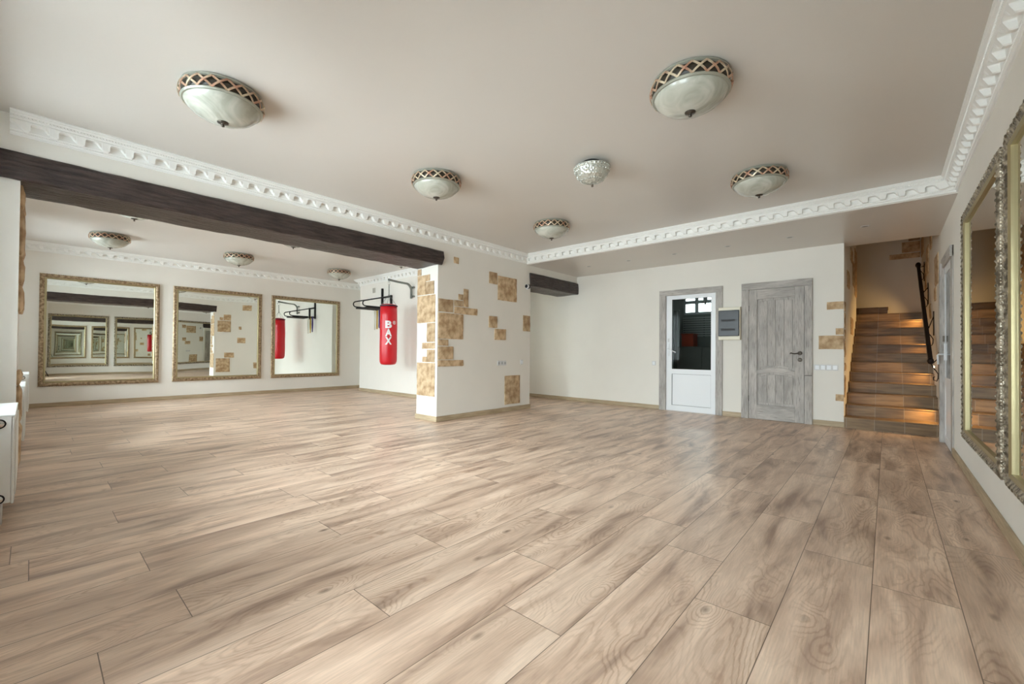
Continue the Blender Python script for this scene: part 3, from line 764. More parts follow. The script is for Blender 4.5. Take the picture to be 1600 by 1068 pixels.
# ------------------------------------------------------------------ doors
def uv_box(o, long_axis='z', off=0.0):
    """UVs in metres with V along the grain"""
    me = o.data; uv = me.uv_layers.new(name='UVMap')
    for p in me.polygons:
        n = p.normal
        for li in p.loop_indices:
            co = me.vertices[me.loops[li].vertex_index].co
            if long_axis == 'z': u, v = (co.x+co.y*1.3, co.z)
            elif long_axis == 'x': u, v = (co.z+co.y*1.3, co.x)
            else: u, v = (co.z+co.x*1.3, co.y)
            uv.data[li].uv = (u+off, v+off*3.7)
def wood(mb, name, parent, axis='z', bevel=.003):
    o = mb.build(name, M['doorwood'], parent, bevel=bevel); uv_box(o, axis, RNG.uniform(0, 9)); return o

def casing(t, x0, x1, ztop, ix0, ix1, ozt):
    """flat boards around an opening, local frame: y=0 is the wall face, -y the room"""
    wood(MB().box(x0, ix0, -.024, 0, 0, ozt), 'casing', t)
    wood(MB().box(ix1, x1, -.024, 0, 0, ozt), 'casing', t)
    wood(MB().box(x0, x1, -.026, 0, ozt, ztop), 'casing', t, 'x')

def door_glazed():
    ox = -3.149
    t = thing('door_1', (ox, YD, 0), kind='structure')
    L0, L1 = D1[0]-ox, D1[1]-ox
    casing(t, 0, -2.07-ox, 2.171, L0, L1, D1[2])
    mb = MB(); y0, y1 = .004, .064
    st = .103
    g0, g1 = -2.924-ox, -2.257-ox
    mb.box(L0+.003, g0, y0, y1, .01, D1[2]-.003).box(g1, L1-.003, y0, y1, .01, D1[2]-.003)
    mb.box(g0, g1, y0, y1, .01, .104).box(g0, g1, y0, y1, .665, .752).box(g0, g1, y0, y1, 2.002, D1[2]-.003)
    mb.build('leaf_frame', M['white_pvc'], t)
    MB().box(g0, g1, .024, .036, .752, 2.002).build('pane', M['door_glass'], t)
    bd = MB()
    for (a, b, c, d) in ((g0, g0+.006, .752, 2.002), (g1-.006, g1, .752, 2.002), (g0, g1, .752, .758), (g0, g1, 1.996, 2.002), (g0, g0+.004, .104, .665), (g1-.004, g1, .104, .665), (g0, g1, .104, .108), (g0, g1, .661, .665)):
        bd.box(a, b, .0145, .0225, c, d)
    bd.build('gasket', M['rubber'], t)
    MB().box(g0, g1, .020, .05, .104, .665).build('lower_panel', M['white_pvc'], t)
    hx = -2.985-ox
    MB().box(hx-.014, hx+.014, -.008, .004, .98, 1.20).build('handle_plate', M['white_pvc'], t, bevel=.003)
    MB().tube([(hx, -.006, 1.11), (hx, -.045, 1.11), (hx+.02, -.052, 1.108), (hx+.15, -.052, 1.05)], .009, seg=8).build('handle', M['white_pvc'], t, smooth=True)
    MB().box(hx-.010, hx+.010, -.010, .004, 1.24, 1.30).build('upper_lock', M['switch'], t)
    MB().box(L0, L1, -.002, .064, 0.0, .0095).build('threshold', M['switch'], t)
door_glazed()

def door_wooden():
    ox = -1.781
    t = thing('door_2', (ox, YD, 0), kind='structure')
    L0, L1 = -1.672-ox, -.934-ox; HT = 2.057
    # casing with its break line on the right board
    wood(MB().box(0, L0-.004, -.032, 0, 0, HT+.006), 'casing', t)
    wood(MB().box(L1+.004, -.834-ox, -.032, 0, .728, HT+.006), 'casing', t)
    wood(MB().box(L1+.004, -.834-ox, -.032, 0, 0, .716), 'casing', t)
    MB().box(L1+.006, -.836-ox, -.033, -.001, .7165, .7275).build('metal_strip', M['bronze'], t)
    wood(MB().box(0, -.834-ox, -.034, 0, HT+.006, 2.168), 'casing', t, 'x')
    w = L1-L0; y = -.001
    lf = thing('door_leaf', (0, 0, 0)); lf.parent = t
    st = .115
    def B(*a): return MB().box(*a)
    wood(B(L0, L1, -.0045, -.0005, .004, HT), 'backing_board', lf)
    # stiles and rails stand proud of the board panels
    wood(B(L0, L0+st, -.027, -.005, .004, HT), 'stile', lf)
    wood(B(L1-st, L1, -.027, -.005, .004, HT), 'stile', lf)
    a, b = L0+st, L1-st
    def arch(zc, sag, up, n=12):
        return [(a+(b-a)*i/n, zc+sag*(1-(2*i/n-1)**2)*up) for i in range(n+1)]
    top_r = arch(1.895, .018, 1); wood(MB().prism(top_r+[(b, HT), (a, HT)], 'Y', -.0265, -.005), 'top_rail', lf, 'x')
    lo_ = arch(.705, .045, 1); hi_ = arch(.775, .050, 1)
    wood(MB().prism(lo_+hi_[::-1], 'Y', -.0275, -.005), 'middle_rail', lf, 'x')
    wood(B(a, b, -.0265, -.005, .004, .235), 'bottom_rail', lf, 'x')
    # raised fields made of upright boards
    m = .030
    for nm, lo, hi in (('upper_panel', [(x, z) for x, z in arch(.790, .050, 1)], arch(1.880, .018, 1)), ('lower_panel', [(a, .25), (b, .25)], arch(.690, .045, 1))):
        def fld(p, sgn): return [(min(max(x, a+m), b-m), z+sgn*m*.7) for x, z in p]
        for k in range(4):
            x0 = a+m+(b-a-2*m)*k/4+.002; x1 = a+m+(b-a-2*m)*(k+1)/4-.002
            def at(p, x):
                if len(p) == 2: return p[0][1]
                s = (x-a)/(b-a)*(len(p)-1); i = max(0, min(len(p)-2, int(s))); q = s-i
                return p[i][1]*(1-q)+p[i+1][1]*q
            poly = [(x0, at(lo, x0)+.02), (x1, at(lo, x1)+.02), (x1, at(hi, x1)-.02), (x0, at(hi, x0)-.02)]
            wood(MB().prism(poly, 'Y', -.014, -.005), nm, lf)
    # lever handle, key rosette, hinges
    hx = -.985-ox
    h = MB().lathe([(.030, -.027), (.031, -.034), (.022, -.037), (.011, -.039), (.011, -.055)], (hx, 0, 1.052), axis='Y', seg=20)
    h.tube([(hx, -.052, 1.052), (hx-.03, -.056, 1.050), (hx-.06, -.056, 1.043), (hx-.09, -.056, 1.046), (hx-.112, -.056, 1.055), (hx-.122, -.056, 1.046), (hx-.118, -.056, 1.036)], [.010, .009, .008, .008, .008, .007, .004], seg=8)
    h.build('door_handle', M['bronze'], t, smooth='auto')
    k = MB().lathe([(.029, -.027), (.030, -.033), (.021, -.037), (.006, -.038)], (hx, 0, .952), axis='Y', seg=20); k.box(hx-.003, hx+.003, -.041, -.037, .94, .962)
    k.build('key_rosette', M['bronze'], t, smooth='auto')
    for z in (.28, 1.72): MB().lathe([(.007, z), (.007, z+.09)], (L0-.002, -.022, 0), seg=10).build('hinge', M['iron'], t)
door_wooden()

def door_right():
    t = thing('door_3', (XR, D3[0], 0), kind='structure')
    w = D3[1]-D3[0]
    # local: -x is the room, y along the wall
    def W(b, name, ax='z'): return wood(b, name, t, ax)
    W(MB().box(-.014, 0, -.12, 0, 0, 2.20), 'casing')
    W(MB().box(-.052, 0, w, w+.10, 0, 2.14), 'casing')
    W(MB().prism([(-.12, 2.08), (w+.10, 2.08), (w+.10, 2.20), (-.12, 2.20)], 'X', -.030, 0), 'casing', 'y')
    g = MB().box(-.010, 0, .0, .085, .004, 2.08).box(-.010, 0, w-.085, w, .004, 2.08).box(-.010, 0, .085, w-.085, .004, .10).box(-.010, 0, .085, w-.085, .68, .78).box(-.010, 0, .085, w-.085, 1.99, 2.08)
    g.build('leaf_frame', M['white_pvc'], t, bevel=.002)
    MB().box(-.005, -.001, .085, w-.085, .78, 1.99).build('pane', plain('dark_door_glass', (.05, .055, .06), .05, spec=.8), t)
    MB().box(-.006, -.001, .085, w-.085, .10, .68).build('lower_panel', M['white_pvc'], t)
    MB().tube([(-.012, w-.05, 1.05), (-.060, w-.05, 1.05), (-.070, w-.05, 1.04), (-.068, w-.06, .93)], .010, seg=8).build('handle', M['white_pvc'], t, smooth=True)
    MB().box(-.018, -.010, w-.07, w-.03, .98, 1.18).build('handle_plate', M['white_pvc'], t)
    MB().box(-.028, -.0101, w-.05, w-.03, 1.20, 1.27).build('latch', M['bronze'], t)
door_right()

def door_passage():
    t = thing('door_4', (-7.3, 6.72, 0), kind='structure')
    wood(MB().box(0, .024, 0, .10, 0, 2.16), 'casing', t); wood(MB().box(0, .024, .80, .90, 0, 2.16), 'casing', t)
    wood(MB().box(0, .024, .10, .80, 2.06, 2.16), 'casing', t, 'y')
    wood(MB().box(0, .012, .104, .796, .004, 2.056), 'door_leaf', t)
    wood(MB().box(.0125, .018, .22, .68, .95, 1.92), 'upper_panel', t); wood(MB().box(.0125, .018, .22, .68, .18, .78), 'lower_panel', t)
    MB().tube([(.02, .72, 1.03), (.06, .72, 1.03), (.064, .62, 1.025)], .009, seg=8).build('door_handle', M['bronze'], t, smooth=True)
door_passage()

# ------------------------------------------------------------------ framed mirrors
def wall_mirror(name_mat_outer, name_mat_inner, plane_x, facing, y0, y1, z0, z1, label, group, detail=0.05, bow=0.003, tilt=0.0, fw=0.095, thick=0.034):
    """plane_x: wall face; facing +1 or -1 along X"""
    t = thing('wall_mirror', (plane_x, y0, z0), label, 'mirror', group)
    W, H = y1-y0, z1-z0
    # frame cross-section (inward distance from outer edge, height off the wall)
    sect = [(0, 0), (0, thick*.62), (.006, thick*.78), (.020, thick), (.040, thick*.92), (.052, thick*.70), (.058, thick*.62)]
    inner = [(.058, thick*.62), (.064, thick*.74), (.072, thick*.78), (.080, thick*.62), (.086, thick*.50), (fw, thick*.36), (fw, 0.001)]
    def ringpts(d, h):
        return [(facing*h, d, d), (facing*h, W-d, d), (facing*h, W-d, H-d), (facing*h, d, H-d)]
    def sweep(sec, name, mat, relief=False):
        mb = MB(); v = []; f = []
        for (d, h) in sec: v += ringpts(d, h)
        for i in range(len(sec)-1):
            for k in range(4): f.append((i*4+k, i*4+(k+1) % 4, (i+1)*4+(k+1) % 4, (i+1)*4+k))
        n = len(sec)-1
        for k in range(4): f.append((n*4+k, n*4+(k+1) % 4, (k+1) % 4, k))
        mb.add(v, f)
        if relief:
            def line(a, b, horizontal):
                Lg = (Vector(b)-Vector(a)).length; n_ = int(Lg/detail)
                for i in range(n_):
                    p = Vector(a)+(Vector(b)-Vector(a))*((i+.5)/n_)
                    ang = (0.7 if i % 2 else -0.7)+(0 if horizontal else math.pi/2)
                    rot = Matrix.Rotation(ang, 3, 'X')
                    mb.blob(p, .006, detail*.48, .0085, rot, seg=6, rings=4)
                    if i % 2 == 0: mb.blob(p+Vector((facing*.002, 0, 0)), .007, .010, .010, seg=6, rings=4)
            d = .028; h = facing*thick*.93
            line((h, d, d), (h, W-d, d), True); line((h, d, H-d), (h, W-d, H-d), True)
            line((h, d, d), (h, d, H-d), False); line((h, W-d, d), (h, W-d, H-d), False)
            # scalloped outer edge
            e = .003; h = facing*thick*.5
            def edge(a, b):
                Lg = (Vector(b)-Vector(a)).length; n_ = int(Lg/(detail*.55))
                for i in range(n_+1): mb.blob(Vector(a)+(Vector(b)-Vector(a))*(i/n_), .008, .008, .008, seg=5, rings=4)
            edge((h, e, e), (h, W-e, e)); edge((h, e, H-e), (h, W-e, H-e)); edge((h, e, e), (h, e, H-e)); edge((h, W-e, e), (h, W-e, H-e))
        return mb.build(name, mat, t, smooth='auto')
    sweep(sect, 'frame', M[name_mat_outer], True)
    sweep(inner, 'inner_moulding', M[name_mat_inner])
    # slightly bowed glass
    n = 24; v = []; f = []; g = fw-.01
    for j in range(n+1):
        for i in range(n+1):
            a, b = i/n, j/n
            dz = bow*(1-(2*a-1)**2)*(0.4+0.6*(1-(2*b-1)**2))+bow*(1-(2*b-1)**2)*0.6
            dz += tilt*W*a
            v.append((facing*(.0035+dz), g+(W-2*g)*a, g+(H-2*g)*b))
    for j in range(n):
        for i in range(n): k = j*(n+1)+i; f.append((k, k+1, k+n+2, k+n+1))
    o = MB().add(v, f).build('mirror_glass', M['mirror'], t, smooth=True)
    return t
G1 = 'gilt framed mirrors on the far wall'
wall_mirror('ornate_gold', 'gold_edge', XM, 1, 0.088, 1.70, 0.365, 2.322, 'square gilt-framed mirror on the far wall, nearest the windows', G1, fw=.085, thick=.045, tilt=.007, bow=.0008)
wall_mirror('ornate_gold', 'gold_edge', XM, 1, 1.92, 3.56, 0.370, 2.322, 'square gilt-framed mirror on the far wall, middle of three', G1, fw=.085)
wall_mirror('ornate_gold', 'gold_edge', XM, 1, 3.77, 5.444, 0.365, 2.325, 'square gilt-framed mirror on the far wall, reflecting the red punching bag', G1, fw=.085)
G2 = 'large framed mirrors on the near side wall'
wall_mirror('ornate_silver', 'gold_edge', XR, -1, 3.78, 5.43, 0.315, 2.27, 'large ornate silver and gold framed mirror beside the side door', G2, detail=.036, bow=.001, fw=.085)
wall_mirror('ornate_silver', 'gold_edge', XR, -1, 1.96, 3.60, 0.315, 2.27, 'large ornate framed mirror on the side wall, cut by the photo edge', G2, detail=.036, bow=.001, fw=.085)
wall_mirror('ornate_silver', 'gold_edge', XR, -1, 0.18, 1.80, 0.315, 2.27, 'large framed mirror on the side wall beside the camera, seen only in reflection', G2, detail=.05, bow=.001, fw=.085)

# ------------------------------------------------------------------ ceiling lamps
def ceiling_lamp():
    t = thing('ceiling_lamp', (0, 0, 0), '', 'ceiling lamp', None)
    MB().lathe([(.222, 0), (.236, -.006), (.240, -.018), (.230, -.026), (.20, -.027)], seg=40).build('mounting_ring', M['silver_green'], t, smooth='auto')
    MB().lathe([(.226, -.024), (.232, -.05), (.226, -.092)], seg=40).build('band', M['band_dark'], t, smooth=True)
    mb = MB(); n = 18
    def P(a, s, r=.0):  # a angle, s 0..1 down the band
        rad = .233+.010*math.sin(math.pi*s)+r
        return Vector((rad*math.cos(a), rad*math.sin(a), -.024-.070*s))
    for k in range(n):
        for dirn in (1, -1):
            a0 = 2*math.pi*k/n; da = 2*math.pi/n*1.0*dirn
            v = []; f = []; wv = .0062
            for i in range(5):
                s = i/4; a = a0+da*s
                r = .002 if dirn > 0 else .0045
                tdir = Vector((-math.sin(a), math.cos(a), 0))*dirn*.081+Vector((0, 0, -.070))
                tdir.normalize(); nn = Vector((math.cos(a), math.sin(a), 0)); sd = tdir.cross(nn)
                c = P(a, s, r)
                v += [c+sd*wv, c-sd*wv, c-sd*wv+nn*.004, c+sd*wv+nn*.004]
            for i in range(4):
                b0, b1 = i*4, i*4+4
                f += [(b0+q, b0+(q+1) % 4, b1+(q+1) % 4, b1+q) for q in range(4)]
            f += [(0, 3, 2, 1), (16, 17, 18, 19)]
            mb.add(v, f)
    mb.build('lattice', M['lattice'], t)
    MB().lathe([(.215, -.090), (.234, -.090), (.238, -.097), (.230, -.106), (.214, -.106)], seg=40, closed=True).build('rim', M['silver_green'], t, smooth='auto')
    MB().lathe([(.222, -.096), (.219, -.110), (.203, -.133), (.175, -.158), (.135, -.180), (.09, -.196), (.045, -.205), (.0005, -.208)], seg=40).build('glass_bowl', M['alabaster'], t, smooth=True)
    MB().lathe([(.0005, -.203), (.034, -.206), (.032, -.212), (.012, -.216), (.008, -.222), (.011, -.229), (.0085, -.236), (.0005, -.239)], seg=20).build('finial', M['bronze'], t, smooth=True)
    return t
LAMPS = [(-3.42, 0.853, 0.2, 'lattice-banded alabaster ceiling lamp near the beam, closest to the windows', 'm'),
         (-0.955, 2.80, 0.9, 'lattice-banded alabaster ceiling lamp nearest the camera, on the side wall half', 'm'),
         (-3.43, 2.705, 1.3, 'lattice-banded alabaster ceiling lamp above the middle of the long beam', 'm'),
         (-0.943, 4.705, 0.5, 'lattice-banded alabaster ceiling lamp in front of the cornice above the grey door', 'm'),
         (-3.446, 4.70, 2.0, 'lattice-banded alabaster ceiling lamp near the cornice corner at the pillar', 'm'),
         (-9.32, 0.82, 0.0, 'lattice-banded ceiling lamp above the far mirror closest to the windows', 'r'),
         (-9.31, 2.62, 0.6, 'lattice-banded ceiling lamp above the middle far mirror', 'r'),
         (-9.34, 4.62, 0.3, 'lattice-banded ceiling lamp above the far mirror with the bag reflection', 'r'),
         (-7.00, 0.83, 1.0, 'ceiling lamp half hidden behind the long beam, above the window end', 'r'),
         (-6.97, 2.70, 1.1, 'ceiling lamp of which only the tip shows under the middle of the long beam', 'r'),
         (-7.00, 4.69, 1.6, 'ceiling lamp mostly hidden by the beam, above the punching bag', 'r')]
lp = ceiling_lamp()
for i, (x, y, rz, lab, s) in enumerate(LAMPS):
    o = lp if i == 0 else copy_tree(lp)
    o.location = (x, y, ZC if s == 'm' else ZL); o.rotation_euler = (0, 0, rz); o['label'] = lab
    o['group'] = 'lattice ceiling lamps of the main half' if s == 'm' else 'lattice ceiling lamps of the mirrored half'

def crystal_lamp():
    t = thing('crystal_lamp', (-2.06, 3.43, ZC), 'small silvery cut-crystal dome lamp in the middle of the ceiling', 'ceiling lamp')
    MB().lathe([(.085, 0), (.085, -.020), (.06, -.028)], seg=24).build('mounting_plate', M['dark'], t, smooth='auto')
    d = thing('dome_group', (0, 0, 0)); 
    bpy.data.objects.remove(d)
    tilt = Matrix.Rotation(math.radians(5), 3, Vector((1, .2, 0)))
    mb = MB().lathe([(.140, -.030), (.160, -.034), (.163, -.050), (.158, -.060), (.160, -.066), (.155, -.095), (.138, -.130), (.110, -.160), (.07, -.184), (.03, -.196), (.0005, -.199)], seg=36)
    mb.v = [tuple(tilt @ Vector(q)) for q in mb.v]
    for k in range(30):
        a = 2*math.pi*k/30
        for (r, z, s) in ((.162, -.050, .009), (.157, -.085, .008), (.135, -.128, .008), (.104, -.162, .008)):
            mb.blob(tilt @ Vector((r*math.cos(a+z*9), r*math.sin(a+z*9), z)), s, s, s, seg=6, rings=4)
    mb.build('crystal_dome', M['crystal'], t)
    f = MB().lathe([(.0005, -.193), (.012, -.198), (.008, -.206), (.013, -.214), (.0005, -.224)], seg=16); f.v = [tuple(tilt @ Vector(q)) for q in f.v]
    f.build('finial', M['bronze'], t, smooth=True)
crystal_lamp()

def spot():
    t = thing('recessed_spotlight', (0, 0, 0), '', 'spotlight', 'recessed spotlights in the lowered ceiling')
    MB().lathe([(.030, -.003), (.043, -.004), (.045, 0), (.043, .002), (.030, .002)], seg=24, closed=True).build('trim_ring', M['switch'], t, smooth='auto')
    MB().lathe([(.0305, -.0025), (.0005, -.0015)], seg=24).build('lens', plain('dull_lamp_face', (.30, .28, .25), .4), t)
    return t
sp = spot()
ords = ['first recessed spotlight from the passage beam in the lowered ceiling', 'second recessed spotlight from the passage beam in the lowered ceiling', 'third recessed spotlight from the passage beam, before the glazed door',
        'recessed spotlight above the gap between the two doors', 'recessed spotlight above the grey wooden door', 'recessed spotlight nearest the stairs']
for i, x in enumerate((-4.154, -3.363, -2.573, -1.779, -1.0, -0.21)):
    o = sp if i == 0 else copy_tree(sp)
    o.location = (x, 6.835, ZS); o['label'] = ords[i]

# ------------------------------------------------------------------ punching bag, bracket, pull-up frame
BAG = Vector((-7.90, 5.0, 0))
def arc_pts(c, r, a0, a1, n, f):
    return [f(c[0]+r*math.cos(math.radians(a0+(a1-a0)*i/n)), c[1]+r*math.sin(math.radians(a0+(a1-a0)*i/n))) for i in range(n+1)]
def bag_bracket():
    o0 = Vector((BAG.x, YG, 2.2))
    t = thing('bag_bracket', o0, 'grey steel wall bracket whose curved arm carries the punching bag', 'bracket')
    def g(y, z): return Vector((0, y-YG, z-2.2))
    mb = MB()
    pts = [g(YG-.06, 2.19), g(YG-.06, 2.36)]+arc_pts((YG-.20, 2.37), .14, 0, 78, 7, g)+[g(YG-.40, 2.515), g(BAG.y-.02, 2.535)]
    mb.tube(pts, 0, sect=[(-.02, -.02), (.02, -.02), (.02, .02), (-.02, .02)])
    mb.build('arm', M['steel'], t, bevel=.003)
    for z in (2.24, 2.44):
        MB().box(-.055, .055, -.048, 0, z-2.2-.018, z-2.2+.018).build('wall_plate', M['steel'], t, bevel=.003)
bag_bracket()

def text_mesh(s, size, bold=0.0):
    c = bpy.data.curves.new('lettering', 'FONT'); c.body = s; c.size = size; c.align_x = 'CENTER'; c.offset = bold; c.extrude = 0.0; c.resolution_u = 6
    o = bpy.data.objects.new('lettering', c); COL.objects.link(o)
    dg = bpy.context.evaluated_depsgraph_get(); me = bpy.data.meshes.new_from_object(o.evaluated_get(dg))
    bpy.data.objects.remove(o); bpy.data.curves.remove(c)
    return me

def punching_bag():
    R, H = 0.178, 1.27
    z0 = 0.735
    t = thing('punching_bag', (BAG.x, BAG.y, z0), 'red punching bag with white lettering hanging from a wall bracket', 'punching bag')
    body = [(.0005, 0), (.09, .002), (.135, .010), (.160, .030), (.173, .065), (.178, .11), (.179, .35), (.176, .62), (.178, .80), (.174, 1.05), (.172, 1.235)]
    MB().lathe(body, seg=48).build('body', M['red'], t, smooth=True)
    MB().lathe([(.172, 1.235), (.176, 1.250), (.150, 1.27), (.08, 1.285), (.0005, 1.288)], seg=40).build('lid', M['red'], t, smooth=True)
    MB().lathe([(.174, 1.228), (.182, 1.232), (.182, 1.252), (.174, 1.256)], seg=40, closed=True).build('rim_strap', M['black_trim'], t, smooth='auto')
    ch = MB(); top = Vector((0, 0, H+.22))
    for k in range(4):
        a = math.pi/4+k*math.pi/2; p = Vector((.165*math.cos(a), .165*math.sin(a), 1.25))
        ch.tube([p, top], .0035, seg=6)
    ch.build('suspension_cables', M['steel'], t, smooth=True)
    c2 = MB()
    for i in range(7):
        z = H+.20+.034*i; rot = Matrix.Rotation(math.pi/2*(i % 2), 3, 'Z')
        ring = [rot @ Vector((.011*math.cos(q), 0, z+.021*math.sin(q))) for q in [2*math.pi*k/10 for k in range(11)]]
        c2.tube(ring, .0045, seg=6, cap=False)
    c2.build('chain', M['steel'], t, smooth=True)
    c3 = MB(); zc = H+.20+.034*7+.018
    rot = Matrix.Rotation(math.radians(-57.7), 3, 'Z')
    c3.tube([rot @ Vector((.036*math.cos(q), 0, zc+.042*math.sin(q))) for q in [2*math.pi*k/20 for k in range(21)]], .006, seg=6, cap=False)
    c3.tube([(0, 0, zc+.04), (0, 0, 2.518-z0)], .005, seg=6)
    c3.build('carabiner', M['chrome'], t, smooth=True)
    # lettering wrapped on the cylinder, facing the room
    face = math.atan2(0-BAG.y, 0-BAG.x)
    def wrap(me, name, zc, ang0=0.0, scale=(1, 1), lift=.0035, mat=M['white_print'], boldz=1):
        xs = [v.co.x for v in me.vertices]; ys = [v.co.y for v in me.vertices]
        cx, cyy = (min(xs)+max(xs))/2, (min(ys)+max(ys))/2
        bm = bmesh.new(); bm.from_mesh(me)
        bmesh.ops.subdivide_edges(bm, edges=[e for e in bm.edges if e.calc_length() > .03], cuts=3)
        for v in bm.verts:
            u = (v.co.x-cx)*scale[0]; z = (v.co.y-cyy)*scale[1]+zc
            r = .1785+lift; a = face+ang0+u/r
            v.co = (r*math.cos(a), r*math.sin(a), z)
        bm.to_mesh(me); bm.free(); me.materials.clear(); me.materials.append(mat)
        o = bpy.data.objects.new(name, me); COL.objects.link(o); o.parent = t; return o
    for ch_, zc in (('B', 0.845), ('A', 0.675), ('X', 0.505)):
        me = text_mesh(ch_, 0.19, 0.0085)
        xs = [v.co.x for v in me.vertices]; ys = [v.co.y for v in me.vertices]
        wrap(me, 'printed_letter', zc, 0, (.135/(max(xs)-min(xs)), .155/(max(ys)-min(ys))))
    me = text_mesh('\u00ae', 0.11, 0.001)
    xs = [v.co.x for v in me.vertices]; ys = [v.co.y for v in me.vertices]
    wrap(me, 'printed_mark', 0.885, 0.68, (.075/(max(xs)-min(xs)), .075/(max(ys)-min(ys))))
punching_bag()

def pullup_frame():
    o0 = Vector((-9.13, YG, 2.0))
    t = thing('pull_up_frame', o0, 'black steel wall-mounted pull-up frame with looped arms behind the punching bag', 'exercise frame')
    def g(x, y, z): return Vector((x, y, z))-o0
    for x, zt in ((-9.13, 2.53), (-8.75, 2.34)):
        MB().box(x-.022-o0.x, x+.022-o0.x, -.045, -.001, 1.98-2.0, zt-2.0).build('post', M['dark'], t, bevel=.003)
    for x, ye in ((-9.13, 4.86), (-8.72, 4.86)):
        mb = MB()
        pts = [g(x, YG-.03, 2.315)]+[g(x, ye+.07+.0*i, 2.155) for i in (0,)]+[g(x, ye+.03, 2.142), g(x, ye+.005, 2.115), g(x, ye, 2.085), g(x, ye+.01, 2.055), g(x, ye+.04, 2.035), g(x, ye+.09, 2.03), g(x, YG-.03, 2.03)]
        mb.tube(pts, .0135, seg=8)
        mb.build('looped_arm', M['dark'], t, smooth=True)
        MB().box(x-.045-o0.x, x+.045-o0.x, ye+.08-YG, -.16, -.012, .018).build('forearm_pad', M['rubber'], t, bevel=.008)
    MB().box(-9.13+.022-o0.x, -8.75-.022-o0.x, -.04, -.012, .0, .04).box(-9.13+.022-o0.x, -8.75-.022-o0.x, -.04, -.012, .29, .33).build('cross_bar', M['dark'], t, bevel=.002)
    MB().box(-9.11-o0.x, -8.74-o0.x, 4.93-YG, 5.44-YG, -.012, .010).build('board', M['rubber'], t, bevel=.004)
pullup_frame()
def band(name_mat, x, y, ln, wdt, label):
    t = MB(); z0 = 2.045
    pts = []
    for i in range(17):
        q = 2*math.pi*i/16
        pts.append(Vector((wdt*math.sin(q)*(0.6+.4*math.cos(q/2)**2), .004*math.sin(3*q), -ln/2+ln/2*math.cos(q))))
    t.tube(pts, 0, cap=False, sect=[(-.014, -.005), (.014, -.005), (.014, .005), (-.014, .005)])
    o = t.build('resistance_band', M[name_mat], loc=(x, y, z0)); return tag(o, label, 'exercise band')
band('yellow_band', -9.13, 5.465, .50, .022, 'ochre yellow elastic exercise band looped over the pull-up frame')
band('purple_band', -9.13, 5.525, .47, .024, 'dark purple elastic exercise band looped over the pull-up frame')
band('white_band', -9.13, 5.40, .52, .022, 'thin pale elastic exercise band looped over the pull-up frame')

# ------------------------------------------------------------------ small wall fittings
def face_plate(t, plane, a0, a1, z0, z1, sgn, name='plate', mat=None, th=.009):
    if plane == 'X': b = MB().box(min(0, sgn*th), max(0, sgn*th), a0, a1, z0, z1)
    else: b = MB().box(a0, a1, min(0, sgn*th), max(0, sgn*th), z0, z1)
    return b.build(name, mat or M['switch'], t, bevel=.0025)
def socket_panel():
    t = thing('socket_panel', (XB, 5.228, 0.80), 'white panel of three power sockets low on the pillar side', 'power socket')
    for k in range(3):
        face_plate(t, 'X', .002+k*.075, .073+k*.075, 0, .082, 1, 'socket', M['switch'])
        MB().lathe([(.021, .0095), (.021, .0125), (.017, .0125), (.0165, .0098), (.0005, .0097)], (0, .0375+k*.075, .041), axis='X', seg=20).build('socket_well', plain('socket_grey', (.42, .42, .42), .4), t, smooth='auto')
socket_panel()
def light_switch(plane, loc, sgn, n, label, w=.0705, name='light_switch'):
    t = thing(name, loc, label, 'light switch')
    for k in range(n):
        a = k*w
        face_plate(t, plane, a+.0005, a+w-.0005, 0, .082, sgn, 'plate', M['switch'])
        r = MB()
        if plane == 'X': r.prism([(sgn*.0092, a+.012), (sgn*.0092, a+w-.012), (sgn*.0145, a+w-.012), (sgn*.011, a+.012)], 'Z', .014, .068)
        else: r.prism([(a+.012, sgn*.0092), (a+w-.012, sgn*.0092), (a+w-.012, sgn*.0145), (a+.012, sgn*.011)], 'Z', .014, .068)
        r.build('rocker', M['white_pvc'], t, bevel=.0015)
light_switch('X', (XB, 5.83, .81), 1, 1, 'single light switch at the far edge of the pillar side')
light_switch('Y', (-3.29, YD, .806), -1, 1, 'single light switch on the wall just before the glazed door')
light_switch('Y', (-0.812, YD, .805), -1, 4, 'row of four light switches between the grey door and the stairs')
def vent():
    t = thing('wall_vent', (-9.60, YG, 2.46), 'small pale vent cover high on the wall behind the punching bag', 'vent')
    face_plate(t, 'Y', 0, .12, 0, .125, -1, 'vent_frame', plain('vent_beige', (.50, .47, .40), .5), .008)
    for k in range(6): MB().box(.012, .108, -.014, -.0082, .012+k*.018, .020+k*.018).build('slat', plain('vent_slat', (.40, .38, .33), .5) if k == 0 else bpy.data.materials['vent_slat'], t)
vent()
def security_camera():
    p = Vector((XB, 5.93, 2.215))
    t = thing('security_camera', p, 'small white security camera with dark lens under the end of the passage beam', 'security camera')
    MB().lathe([(.040, 0), (.040, .018), (.030, .026)], (0, .08, .0), axis='X', seg=20).build('base', M['white_pvc'], t, smooth='auto')
    MB().tube([(.02, .08, 0), (.06, .05, .0), (.075, .02, .0)], .012, seg=8).build('arm', M['white_pvc'], t, smooth=True)
    MB().lathe([(.0005, .04), (.030, .036), (.038, .02), (.038, -.035), (.034, -.042), (.034, -.047)], (.085, 0, 0), axis='Y', seg=24).build('housing', M['white_pvc'], t, smooth='auto')
    MB().lathe([(.032, -.0475), (.028, -.052), (.0005, -.053)], (.085, 0, 0), axis='Y', seg=24).build('lens', M['rubber'], t, smooth='auto')
    MB().lathe([(.0405, .022), (.0415, -.010), (.0405, -.012)], (.085, 0, 0), axis='Y', seg=24).build('dark_collar', M['rubber'], t, smooth='auto')
security_camera()
